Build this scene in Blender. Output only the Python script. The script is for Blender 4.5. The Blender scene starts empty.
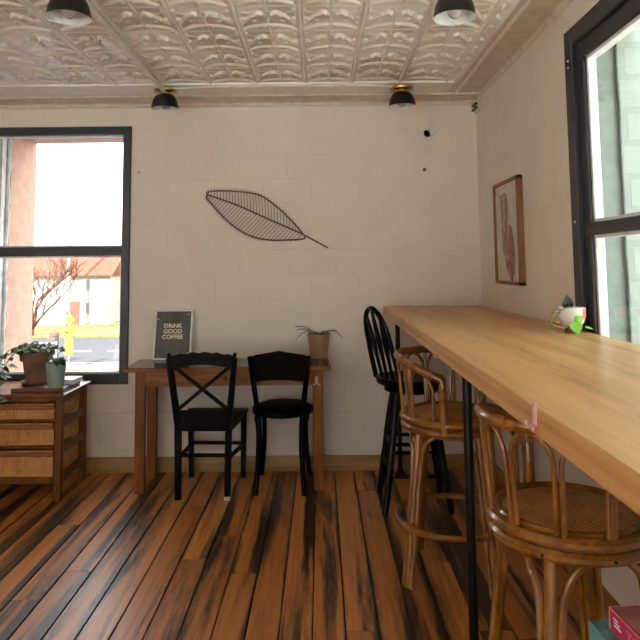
import bpy, bmesh, math, random
import numpy as np
from mathutils import Vector, Matrix, noise
random.seed(7)
PI = math.pi
sc = bpy.context.scene
COL = sc.collection
R = math.radians

# ------------------------------------------------------------------ helpers
class MB:
    """collects shapes, then links them as one mesh object"""
    def __init__(s):
        s.v = []; s.f = []; s.m = []; s.cur = 0
    def add(s, vs, fs, M=None):
        o = len(s.v)
        if M is not None: vs = [M @ Vector(v) for v in vs]
        s.v += [tuple(v) for v in vs]
        s.f += [tuple(i + o for i in f) for f in fs]
        s.m += [s.cur] * len(fs)
        return s
    def box(s, lo, hi, bev=0.0, M=None, seg=1):
        bm = bmesh.new()
        bmesh.ops.create_cube(bm, size=1)
        for v in bm.verts:
            v.co = Vector(((lo[i] + hi[i]) / 2 + v.co[i] * (hi[i] - lo[i]) for i in range(3)))
        if bev > 0:
            bmesh.ops.bevel(bm, geom=bm.edges[:], offset=bev, segments=seg, affect='EDGES', profile=.5)
        bm.verts.index_update()
        s.add([v.co.copy() for v in bm.verts], [[v.index for v in f.verts] for f in bm.faces], M)
        bm.free(); return s
    def hexa(s, p):
        """8 corners: bottom loop 0-3, top loop 4-7"""
        return s.add(p, [(3, 2, 1, 0), (4, 5, 6, 7), (0, 1, 5, 4), (1, 2, 6, 5), (2, 3, 7, 6), (3, 0, 4, 7)])
    def bar(s, a, b, w, d, up=(0, 0, 1), w2=None, d2=None):
        """rectangular bar from a to b; w across, d along 'up'"""
        a = Vector(a); b = Vector(b); t = (b - a).normalized(); u = Vector(up)
        x = t.cross(u)
        if x.length < 1e-4: x = t.cross(Vector((0, 1, 0)))
        x.normalize(); y = x.cross(t).normalized()
        w2 = w if w2 is None else w2; d2 = d if d2 is None else d2
        p = []
        for c, ww, dd in ((a, w, d), (b, w2, d2)):
            p += [c - x*ww/2 - y*dd/2, c + x*ww/2 - y*dd/2, c + x*ww/2 + y*dd/2, c - x*ww/2 + y*dd/2]
        return s.hexa(p)
    def tube(s, pts, r, n=8, closed=False, flat=1.0):
        pts = [Vector(p) for p in pts]; N = len(pts)
        rs = list(r) if hasattr(r, '__len__') else [r] * N
        vs = []; nor = None
        for i in range(N):
            if closed: t = pts[(i+1) % N] - pts[(i-1) % N]
            else: t = pts[min(i+1, N-1)] - pts[max(i-1, 0)]
            t.normalize()
            if nor is None:
                nor = Vector((0, 0, 1)) if abs(t.z) < .9 else Vector((1, 0, 0))
            nor = (nor - t * nor.dot(t)).normalized()
            bi = t.cross(nor)
            for k in range(n):
                a = 2*PI*k/n
                vs.append(pts[i] + nor*math.cos(a)*rs[i]*flat + bi*math.sin(a)*rs[i])
        fs = []
        for i in range(N if closed else N-1):
            j = (i+1) % N
            for k in range(n):
                fs.append((i*n+k, i*n+(k+1) % n, j*n+(k+1) % n, j*n+k))
        if not closed:
            fs.append(tuple(range(n-1, -1, -1))); fs.append(tuple((N-1)*n+k for k in range(n)))
        return s.add(vs, fs)
    def lathe(s, prof, c=(0, 0, 0), n=24, M=None, cap=True):
        vs = []; fs = []
        for r, z in prof:
            for k in range(n):
                a = 2*PI*k/n
                vs.append(Vector((c[0]+r*math.cos(a), c[1]+r*math.sin(a), c[2]+z)))
        m = len(prof)
        for i in range(m-1):
            for k in range(n):
                fs.append((i*n+k, i*n+(k+1) % n, (i+1)*n+(k+1) % n, (i+1)*n+k))
        if cap:
            fs.append(tuple(range(n-1, -1, -1))); fs.append(tuple((m-1)*n+k for k in range(n)))
        return s.add(vs, fs, M)
    def prism(s, poly, a, b, axis='z', M=None):
        """extrude a 2D outline between a and b along an axis"""
        n = len(poly)
        def mk(p, h):
            return {'z': (p[0], p[1], h), 'y': (p[0], h, p[1]), 'x': (h, p[0], p[1])}[axis]
        vs = [mk(p, a) for p in poly] + [mk(p, b) for p in poly]
        fs = [tuple(range(n-1, -1, -1)), tuple(range(n, 2*n))] + [(i, (i+1) % n, n+(i+1) % n, n+i) for i in range(n)]
        return s.add(vs, fs, M)
    def grid(s, fn, nu, nv):
        vs = [fn(i/nu, j/nv) for j in range(nv+1) for i in range(nu+1)]
        fs = [(j*(nu+1)+i, j*(nu+1)+i+1, (j+1)*(nu+1)+i+1, (j+1)*(nu+1)+i) for j in range(nv) for i in range(nu)]
        return s.add(vs, fs)
    def build(s, name, mat, parent=None, smooth=35, loc=None):
        me = bpy.data.meshes.new(name)
        me.from_pydata(s.v, [], s.f)
        mats = mat if isinstance(mat, (list, tuple)) else [mat]
        for m in mats: me.materials.append(m)
        if len(mats) > 1: me.polygons.foreach_set('material_index', s.m)
        bm = bmesh.new(); bm.from_mesh(me)
        bmesh.ops.recalc_face_normals(bm, faces=bm.faces[:]); bm.to_mesh(me); bm.free()
        if smooth:
            me.polygons.foreach_set('use_smooth', [True]*len(me.polygons))
            me.set_sharp_from_angle(angle=R(smooth))
        o = bpy.data.objects.new(name, me); COL.objects.link(o)
        if parent: o.parent = parent
        if loc is not None: o.location = loc
        return o

def thing(name, label, cat, loc=(0, 0, 0), rz=0, group=None):
    o = bpy.data.objects.new(name, None); COL.objects.link(o)
    o.empty_display_size = .1
    o.location = loc; o.rotation_euler = (0, 0, rz)
    return tag(o, label, cat, group)
def tag(o, label, cat, group=None):
    o['label'] = label; o['category'] = cat
    if group: o['group'] = group
    return o
def struct(o, label=None):
    o['kind'] = 'structure'
    if label: o['label'] = label
    return o
def copy_tree(o, parent=None):
    c = o.copy(); COL.objects.link(c)
    if parent: c.parent = parent
    for ch in [x for x in list(o.children)]: copy_tree(ch, c)
    return c
def text_part(body, name, size, mat, parent, M, extrude=.0008, space=1.0, offset=0):
    cu = bpy.data.curves.new(name, 'FONT'); cu.body = body; cu.size = size
    cu.align_x = 'CENTER'; cu.align_y = 'CENTER'; cu.extrude = extrude; cu.space_character = space
    cu.materials.append(mat)
    tmp = bpy.data.objects.new(name+'_curve', cu); COL.objects.link(tmp)
    if offset: cu.offset = offset
    dg = bpy.context.evaluated_depsgraph_get()
    me = bpy.data.meshes.new_from_object(tmp.evaluated_get(dg)); me.name = name
    bpy.data.objects.remove(tmp); bpy.data.curves.remove(cu)
    if not me.materials: me.materials.append(mat)
    o = bpy.data.objects.new(name, me); COL.objects.link(o); o.parent = parent; o.matrix_local = M
    return o
def arc(fn, a, b, n): return [fn(a + (b-a)*i/n) for i in range(n+1)]
def bez(p0, p1, p2, p3, n=12):
    p0, p1, p2, p3 = map(Vector, (p0, p1, p2, p3)); o = []
    for i in range(n+1):
        t = i/n; u = 1-t
        o.append(p0*u**3 + p1*3*u*u*t + p2*3*u*t*t + p3*t**3)
    return o
def spline(pts, n=8):
    P = [Vector(p) for p in pts]; P = [P[0]*2-P[1]] + P + [P[-1]*2-P[-2]]; o = []
    for i in range(1, len(P)-2):
        for k in range(n):
            t = k/n; a, b, c, d = P[i-1:i+3]
            o.append(.5*((2*b) + (c-a)*t + (2*a-5*b+4*c-d)*t*t + (3*b-a-3*c+d)*t**3))
    o.append(P[-2]); return o

# ------------------------------------------------------------------ materials
def srgb(c):
    return tuple((x/255/12.92 if x/255 <= .04045 else ((x/255+.055)/1.055)**2.4) for x in c) + (1,)
class NT:
    def __init__(s, name):
        s.mat = bpy.data.materials.new(name); s.mat.use_nodes = True
        s.t = s.mat.node_tree; s.n = s.t.nodes; s.b = s.n['Principled BSDF']; s.out = s.n['Material Output']
    def node(s, typ, **kw):
        nd = s.n.new(typ)
        for k, v in kw.items():
            if k in nd.inputs: s.set(nd.inputs[k], v)
            else: setattr(nd, k, v)
        return nd
    def set(s, inp, v):
        if isinstance(v, bpy.types.NodeSocket): s.t.links.new(v, inp)
        else: inp.default_value = v
    def P(s, **kw):
        for k, v in kw.items(): s.set(s.b.inputs[k.replace('_', ' ')], v)
        return s
    def coords(s, scale=(1, 1, 1), rot=(0, 0, 0), kind='Object', loc=(0, 0, 0)):
        tc = s.node('ShaderNodeTexCoord')
        mp = s.node('ShaderNodeMapping'); s.set(mp.inputs['Vector'], tc.outputs[kind])
        mp.inputs['Scale'].default_value = scale; mp.inputs['Rotation'].default_value = rot; mp.inputs['Location'].default_value = loc
        return mp.outputs['Vector']
    def noise(s, vec, scale=5, detail=4, rough=.5, dist=0):
        nd = s.node('ShaderNodeTexNoise'); s.set(nd.inputs['Vector'], vec)
        nd.inputs['Scale'].default_value = scale; nd.inputs['Detail'].default_value = detail
        nd.inputs['Roughness'].default_value = rough; nd.inputs['Distortion'].default_value = dist
        return nd.outputs['Fac']
    def ramp(s, fac, stops):
        nd = s.node('ShaderNodeValToRGB'); s.set(nd.inputs['Fac'], fac); e = nd.color_ramp.elements
        while len(e) < len(stops): e.new(.5)
        for el, (p, c) in zip(e, stops): el.position = p; el.color = c if len(c) == 4 else srgb(c)
        return nd.outputs['Color']
    def math(s, op, a, b=0.0, c=None):
        nd = s.node('ShaderNodeMath', operation=op); s.set(nd.inputs[0], a); s.set(nd.inputs[1], b)
        if c is not None: s.set(nd.inputs[2], c)
        return nd.outputs[0]
    def mix(s, fac, a, b, blend='MIX'):
        nd = s.node('ShaderNodeMix', data_type='RGBA', blend_type=blend)
        s.set(nd.inputs['Factor'], fac); s.set(nd.inputs['A'] if False else nd.inputs[6], a); s.set(nd.inputs[7], b)
        return nd.outputs[2]
    def bump(s, h, strength=.3, dist=.01):
        nd = s.node('ShaderNodeBump'); nd.inputs['Strength'].default_value = strength; nd.inputs['Distance'].default_value = dist
        s.set(nd.inputs['Height'], h); s.set(s.b.inputs['Normal'], nd.outputs['Normal']); return s

def plain(name, c, rough=.5, metal=0, var=.06, bump=0, scale=14, spec=.5):
    m = NT(name); v = m.coords()
    n = m.noise(v, scale, 4)
    col = srgb(c)
    a = tuple(x*(1-var*2) for x in col[:3]) + (1,); b = tuple(min(1, x*(1+var*2)) for x in col[:3]) + (1,)
    m.P(Base_Color=m.ramp(n, [(.3, a), (.7, b)]), Roughness=rough, Metallic=metal)
    m.b.inputs['Specular IOR Level'].default_value = spec
    if bump: m.bump(m.noise(v, scale*3, 5), bump, .01)
    return m.mat
def wood(name, dark, mid, light, axis='x', rough=.4, scale=1.0, coat=0, stretch=14, spec=.5):
    m = NT(name)
    sv = {'x': (1, stretch, stretch), 'y': (stretch, 1, stretch), 'z': (stretch, stretch, 1)}[axis]
    v = m.coords(tuple(x*scale for x in sv))
    n = m.noise(v, 1.6, 6, .6, .6); n2 = m.noise(v, 7, 4, .6, .3)
    f = m.math('ADD', m.math('MULTIPLY', n, .7), m.math('MULTIPLY', n2, .3))
    m.P(Base_Color=m.ramp(f, [(.32, dark), (.5, mid), (.68, light)]), Roughness=rough)
    m.b.inputs['Coat Weight'].default_value = coat; m.b.inputs['Coat Roughness'].default_value = .12
    m.b.inputs['Specular IOR Level'].default_value = spec
    m.bump(f, .12, .004)
    return m.mat
def block_wall(name, plane):
    """white painted concrete block: raised and sunk joints plus brushed paint"""
    m = NT(name)
    tc = m.node('ShaderNodeTexCoord'); sp = m.node('ShaderNodeSeparateXYZ'); m.set(sp.inputs[0], tc.outputs['Object'])
    cb = m.node('ShaderNodeCombineXYZ')
    m.set(cb.inputs[0], sp.outputs['X' if plane == 'xz' else 'Y']); m.set(cb.inputs[1], sp.outputs['Z'])
    mp = m.node('ShaderNodeMapping'); m.set(mp.inputs['Vector'], cb.outputs[0]); mp.inputs['Location'].default_value = (.06, .0245, 0)
    wob = m.node('ShaderNodeTexNoise'); m.set(wob.inputs['Vector'], tc.outputs['Object']); wob.inputs['Scale'].default_value = 6
    ad = m.node('ShaderNodeVectorMath', operation='MULTIPLY_ADD'); m.set(ad.inputs[0], wob.outputs['Color']); ad.inputs[1].default_value = (.006, .006, 0); m.set(ad.inputs[2], mp.outputs['Vector'])
    br = m.node('ShaderNodeTexBrick'); m.set(br.inputs['Vector'], ad.outputs[0])
    br.inputs['Scale'].default_value = 1; br.inputs['Brick Width'].default_value = .345; br.inputs['Row Height'].default_value = .173
    br.inputs['Mortar Size'].default_value = .0045; br.inputs['Mortar Smooth'].default_value = .6
    n1 = m.noise(tc.outputs['Object'], 3.2, 5, .6); n2 = m.noise(tc.outputs['Object'], 60, 4, .6)
    patch = m.noise(tc.outputs['Object'], 1.7, 2)
    vis = m.math('MULTIPLY', br.outputs['Fac'], m.math('ADD', .22, m.math('MULTIPLY', patch, .8)))
    h = m.math('ADD', m.math('MULTIPLY', vis, -1.0), m.math('ADD', m.math('MULTIPLY', n1, .8), m.math('MULTIPLY', n2, .16)))
    base = m.ramp(n1, [(.3, (221, 211, 197)), (.7, (229, 220, 207))])
    m.P(Base_Color=base, Roughness=.55); m.b.inputs['Specular IOR Level'].default_value = .3
    m.bump(h, .4, .006)
    return m.mat
def floor_mat():
    m = NT('worn_plank_floor')
    tc = m.node('ShaderNodeTexCoord')
    at = m.node('ShaderNodeAttribute', attribute_name='board')        # r: tone, g: offset, b: edge coordinate across the board
    se = m.node('ShaderNodeSeparateColor'); m.set(se.inputs[0], at.outputs['Color'])
    tone, off, edge = se.outputs[0], se.outputs[1], se.outputs[2]
    sh = m.node('ShaderNodeCombineXYZ'); m.set(sh.inputs[0], m.math('MULTIPLY', off, 31)); m.set(sh.inputs[1], m.math('MULTIPLY', off, 57))
    ad = m.node('ShaderNodeVectorMath', operation='ADD'); m.set(ad.inputs[0], tc.outputs['Object']); m.set(ad.inputs[1], sh.outputs[0])
    def mapped(sc_):
        mp = m.node('ShaderNodeMapping'); m.set(mp.inputs['Vector'], ad.outputs[0]); mp.inputs['Scale'].default_value = sc_; return mp.outputs['Vector']
    g1 = m.noise(mapped((26, 1.3, 1)), 1.5, 6, .62, .9); g2 = m.noise(mapped((90, 3, 1)), 1.6, 4, .6)
    grain = m.math('ADD', m.math('MULTIPLY', g1, .65), m.math('MULTIPLY', g2, .35))
    light = m.ramp(grain, [(.28, (158, 96, 40)), (.5, (206, 134, 60)), (.74, (228, 164, 86))])
    deep = m.ramp(grain, [(.28, (132, 76, 32)), (.5, (174, 108, 48)), (.74, (200, 136, 70))])
    col = m.mix(tone, deep, light)
    # black stain: patches drawn out along the boards, heavier towards their edges
    st = m.noise(mapped((7, .38, 1)), 1.25, 4, .55, .5)
    fine = m.noise(mapped((30, 5, 1)), 2.0, 5, .7)
    s1 = m.math('ADD', m.math('ADD', st, m.math('MULTIPLY', m.math('SUBTRACT', fine, .5), .14)), m.math('MULTIPLY', edge, .10))
    s1 = m.math('ADD', s1, m.math('MULTIPLY', m.math('SUBTRACT', off, .5), .05))
    mask = m.ramp(s1, [(.535, (0, 0, 0, 1)), (.65, (1, 1, 1, 1))])
    # black seams soaked into one or both edges of a board
    ed = m.math('ADD', edge, m.math('ADD', m.math('MULTIPLY', m.math('SUBTRACT', st, .5), 1.3), m.math('MULTIPLY', m.math('SUBTRACT', fine, .5), .5)))
    seam = m.ramp(ed, [(.80, (0, 0, 0, 1)), (1.0, (1, 1, 1, 1))])
    kn = m.node('ShaderNodeTexVoronoi', feature='F1'); m.set(kn.inputs['Vector'], mapped((5.5, 1.1, 1))); kn.inputs['Scale'].default_value = 1
    knot = m.ramp(kn.outputs['Distance'], [(.045, (1, 1, 1, 1)), (.10, (0, 0, 0, 1))])
    col = m.mix(m.math('MULTIPLY', knot, .75), col, srgb((62, 32, 14)))
    mask = m.math('MAXIMUM', mask, seam)
    col = m.mix(m.math('MULTIPLY', mask, .95), col, srgb((14, 12, 12)))
    m.P(Base_Color=col, Roughness=m.ramp(fine, [(.3, (.32, .32, .32, 1)), (.7, (.44, .44, .44, 1))]))
    m.b.inputs['Specular IOR Level'].default_value = .7
    m.bump(m.math('ADD', grain, m.math('MULTIPLY', mask, -.3)), .10, .003)
    return m.mat
def weave(name, dark, light, sx, sz, kind='Object', rough=.55, bump=.5, rot=(0, 0, 0)):
    m = NT(name); v = m.coords((sx, sx, sz), rot, kind)
    w1 = m.node('ShaderNodeTexChecker'); m.set(w1.inputs['Vector'], v); w1.inputs['Scale'].default_value = 1
    n = m.noise(m.coords((1, 1, 1)), 30, 4); n2 = m.noise(m.coords((1, 1, 1)), 9, 3)
    f = m.math('ADD', m.math('MULTIPLY', w1.outputs['Fac'], .35), m.math('ADD', m.math('MULTIPLY', n, .4), m.math('MULTIPLY', n2, .3)))
    m.P(Base_Color=m.ramp(f, [(.25, dark), (.75, light)]), Roughness=rough)
    m.bump(f, bump, .004); return m.mat
def glass(name, tint=(1, 1, 1, 1)):
    m = NT(name); n = m.n; n.remove(m.b)
    tr = m.node('ShaderNodeBsdfTransparent'); tr.inputs['Color'].default_value = tint
    gl = m.node('ShaderNodeBsdfGlossy'); gl.inputs['Roughness'].default_value = .0
    fr = m.node('ShaderNodeFresnel'); fr.inputs['IOR'].default_value = 1.5
    ge = m.node('ShaderNodeNewGeometry')
    fac = m.math('MULTIPLY', fr.outputs[0], m.math('SUBTRACT', 1.0, ge.outputs['Backfacing']))   # reflect once, on the face the ray enters by
    mx = m.node('ShaderNodeMixShader'); m.set(mx.inputs[0], fac); m.set(mx.inputs[1], tr.outputs[0]); m.set(mx.inputs[2], gl.outputs[0])
    m.set(m.out.inputs['Surface'], mx.outputs[0]); return m.mat
def stripes(name, a, b, scale, axis='Z', rough=.6):
    m = NT(name); v = m.coords()
    w = m.node('ShaderNodeTexWave', bands_direction=axis); m.set(w.inputs['Vector'], v); w.inputs['Scale'].default_value = scale; w.inputs['Distortion'].default_value = .6
    m.P(Base_Color=m.ramp(w.outputs['Fac'], [(.3, a), (.7, b)]), Roughness=rough); m.bump(w.outputs['Fac'], .3, .005); return m.mat
def brick(name, a, b, mortar, w=.22, h=.075):
    m = NT(name); tc = m.node('ShaderNodeTexCoord'); sp = m.node('ShaderNodeSeparateXYZ'); m.set(sp.inputs[0], tc.outputs['Object'])
    cb = m.node('ShaderNodeCombineXYZ'); m.set(cb.inputs[0], m.math('ADD', sp.outputs['X'], sp.outputs['Y'])); m.set(cb.inputs[1], sp.outputs['Z'])
    br = m.node('ShaderNodeTexBrick'); m.set(br.inputs['Vector'], cb.outputs[0]); br.inputs['Scale'].default_value = 1
    br.inputs['Brick Width'].default_value = w; br.inputs['Row Height'].default_value = h; br.inputs['Mortar Size'].default_value = h*.1
    br.inputs['Color1'].default_value = srgb(a); br.inputs['Color2'].default_value = srgb(b); br.inputs['Mortar'].default_value = srgb(mortar)
    n = m.noise(tc.outputs['Object'], 14, 5)
    m.P(Base_Color=br.outputs['Color'], Roughness=.8)
    m.bump(m.math('ADD', m.math('MULTIPLY', br.outputs['Fac'], -1), n), .6, .01); return m.mat
def tin_mat():
    m = NT('cream_painted_tin'); v = m.coords()
    n = m.noise(v, 9, 5, .6)
    m.P(Base_Color=m.ramp(n, [(.3, (224, 219, 210)), (.7, (236, 232, 225))]), Roughness=.28)
    m.bump(m.noise(v, 40, 4, .6), .12, .003); return m.mat

M_wallb = block_wall('white_block_back', 'xz'); M_wallr = block_wall('white_block_side', 'yz')
M_tin = tin_mat(); M_plaster = plain('cream_plaster', (208, 198, 182), .6, bump=.1)
M_floor = floor_mat(); M_sub = plain('dark_subfloor', (16, 12, 10), .9)
M_base = wood('tan_baseboard', (130, 92, 38), (156, 116, 54), (174, 134, 70), 'x', .5)
M_basey = wood('tan_baseboard_side', (130, 92, 38), (156, 116, 54), (174, 134, 70), 'y', .5)
M_frame = plain('black_window_frame', (40, 42, 48), .4)
M_alu = plain('pale_aluminium', (224, 226, 230), .4, .0)
M_glass = glass('clear_glass'); M_glassg = glass('greenish_glass', (.955, .985, .972, 1))
M_peach = plain('peach_painted_brick', (206, 162, 138), .8, bump=.3)
M_jamb = plain('white_weathered_paint', (215, 215, 210), .7, var=.12, bump=.4)
M_jambg = plain('pale_grey_render', (150, 160, 154), .8, bump=.15)
M_wbrick = brick('white_painted_brick', (176, 183, 179), (170, 177, 173), (162, 169, 165), .3, .15)
M_counter_ = None
def counter_mat():
    m = NT('honey_pine_counter'); v = m.coords((13, .7, 13))
    n = m.noise(v, 1.7, 6, .6, 1.4); n2 = m.noise(m.coords((60, 2.2, 60)), 2, 4, .6)
    w = m.node('ShaderNodeTexWave', wave_type='RINGS', rings_direction='Y'); m.set(w.inputs['Vector'], m.coords((1.0, .06, 1.0), loc=(.12, .0, .18))); w.inputs['Scale'].default_value = 7; w.inputs['Distortion'].default_value = 7; w.inputs['Detail'].default_value = 3; w.inputs['Detail Scale'].default_value = .8
    f = m.math('ADD', m.math('MULTIPLY', n, .55), m.math('ADD', m.math('MULTIPLY', w.outputs['Fac'], .18), m.math('MULTIPLY', n2, .28)))
    m.P(Base_Color=m.ramp(f, [(.32, (166, 118, 70)), (.44, (198, 148, 92)), (.55, (208, 158, 102)), (.70, (216, 172, 120))]), Roughness=.36)
    m.b.inputs['Specular IOR Level'].default_value = .45
    m.bump(f, .08, .004); return m.mat
M_counter = counter_mat()
M_black = plain('black_paint', (4, 4, 4), .38, spec=.22)
M_blackchair = plain('black_chair_paint', (3, 3, 3), .5, spec=.10)
M_worn = plain('bare_worn_wood', (196, 180, 156), .7)
M_pipe = plain('black_steel_pipe', (24, 25, 28), .32, .6)
M_table = wood('orange_oak', (96, 52, 14), (138, 82, 24), (172, 110, 40), 'x', .4, spec=.3)
M_tablez = wood('orange_oak_upright', (84, 44, 12), (120, 70, 22), (150, 94, 36), 'z', .42, spec=.25)
M_tabtop = plain('black_glass_top', (26, 28, 28), .1)
M_ink = plain('dark_ink', (14, 6, 3), .8, spec=.1)
M_rattan = wood('amber_rattan', (80, 44, 7), (134, 82, 18), (184, 124, 42), 'z', .28, coat=.9, stretch=5, scale=3)
M_rattanr = wood('amber_rattan_ring', (80, 45, 7), (132, 82, 20), (178, 120, 42), 'x', .28, coat=.9, stretch=2, scale=5)
M_wrap = stripes('cane_wrap', (120, 66, 26), (176, 112, 58), 60, 'Z', .4)
M_cane = weave('woven_cane', (140, 92, 44), (232, 182, 116), 120, 120, rough=.5, bump=.5, rot=(0, 0, R(45)))
M_cab = wood('brown_cabinet_wood', (72, 38, 12), (108, 62, 22), (136, 84, 34), 'z', .42, spec=.25)
M_cabx = wood('brown_cabinet_rail', (72, 36, 16), (108, 58, 28), (136, 80, 40), 'x', .22)
M_wick = weave('tan_wicker', (122, 76, 32), (220, 164, 94), 95, 155, rough=.6, bump=.25)
M_rail = wood('brown_drawer_rail', (96, 48, 16), (132, 74, 28), (158, 96, 42), 'x', .4)
M_wickd = weave('brown_wicker', (112, 82, 56), (196, 158, 120), 90, 160, rough=.65, bump=.4)
M_terra = plain('terracotta', (122, 82, 66), .75, var=.15, bump=.2)
M_teal = plain('sage_teal_glaze', (134, 160, 152), .45, var=.1)
M_soil = plain('soil', (40, 28, 20), .95)
M_leaf = plain('pothos_leaf', (48, 84, 34), .4, var=.35, scale=30)
M_leafv = plain('variegated_leaf', (116, 142, 84), .4, var=.45, scale=40)
M_leafd = plain('dark_strap_leaf', (52, 82, 44), .45, var=.2)
M_lime = plain('lime_leaf', (128, 198, 40), .4, var=.15)
M_white = plain('white_enamel', (226, 228, 230), .35)
M_paper = plain('book_pages', (228, 224, 214), .7)
M_bookc = plain('pale_blue_cover', (176, 198, 208), .5)
M_tray = wood('red_brown_board', (70, 30, 16), (104, 50, 28), (128, 68, 40), 'x', .4)
M_iron = plain('rusted_wire', (112, 90, 76), .75, .1)
M_silver = plain('silver_frame', (242, 242, 240), .4, .0)
M_photo = plain('charcoal_print', (80, 78, 73), .3, var=.3, scale=7)
M_glow = plain('pale_lettering', (244, 236, 216), .6)
M_oakf = wood('walnut_picture_frame', (96, 62, 34), (128, 88, 54), (150, 106, 68), 'z', .45)
M_mat = plain('cream_paper', (206, 196, 186), .8)
M_mauve = plain('mauve_wash', (150, 118, 112), .85, var=.2, scale=20)
M_mauve2 = plain('grey_mauve_wash', (168, 142, 134), .85, var=.2, scale=20)
M_rose = plain('rose_wash', (176, 118, 104), .85, var=.2)
M_pinkhook = plain('rose_painted_metal', (206, 160, 150), .4, .1)
M_brass = plain('brass', (176, 142, 80), .25, .9)
M_binlid = plain('grey_lid', (70, 60, 56), .7)
M_shade = plain('black_enamel', (20, 21, 24), .35)
M_bulb = NT('clear_bulb_glass'); M_bulb.P(Base_Color=(.95, .95, .95, 1), Roughness=.05); M_bulb.b.inputs['Transmission Weight'].default_value = .75; M_bulb = M_bulb.mat
M_pipew = plain('white_conduit', (214, 208, 198), .4)
M_cup = plain('white_ceramic', (235, 232, 226), .25)
M_flower = plain('pink_glaze', (226, 140, 122), .35, var=.2, scale=40)
M_pinkbox = plain('crimson_card', (170, 40, 78), .4, var=.08)
M_pinktop = plain('printed_lid', (156, 112, 114), .3, var=.5, scale=10)
M_pinkedge = plain('worn_pink_edge', (216, 120, 140), .6)
M_tealbook = plain('teal_cloth', (88, 134, 136), .6)

# ------------------------------------------------------------------ key dimensions (metres)
YB = 4.59; XR = 1.144; ZC = 2.62; XL = -4.3; YF = -3.2
WX0, WX1, WZ0, WZ1 = -2.62, -1.363, .60, 2.437      # back window
SY0, SY1, SZ0, SZ1 = -.35, 2.88, .92, 2.474         # side window
TH = .30

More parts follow.
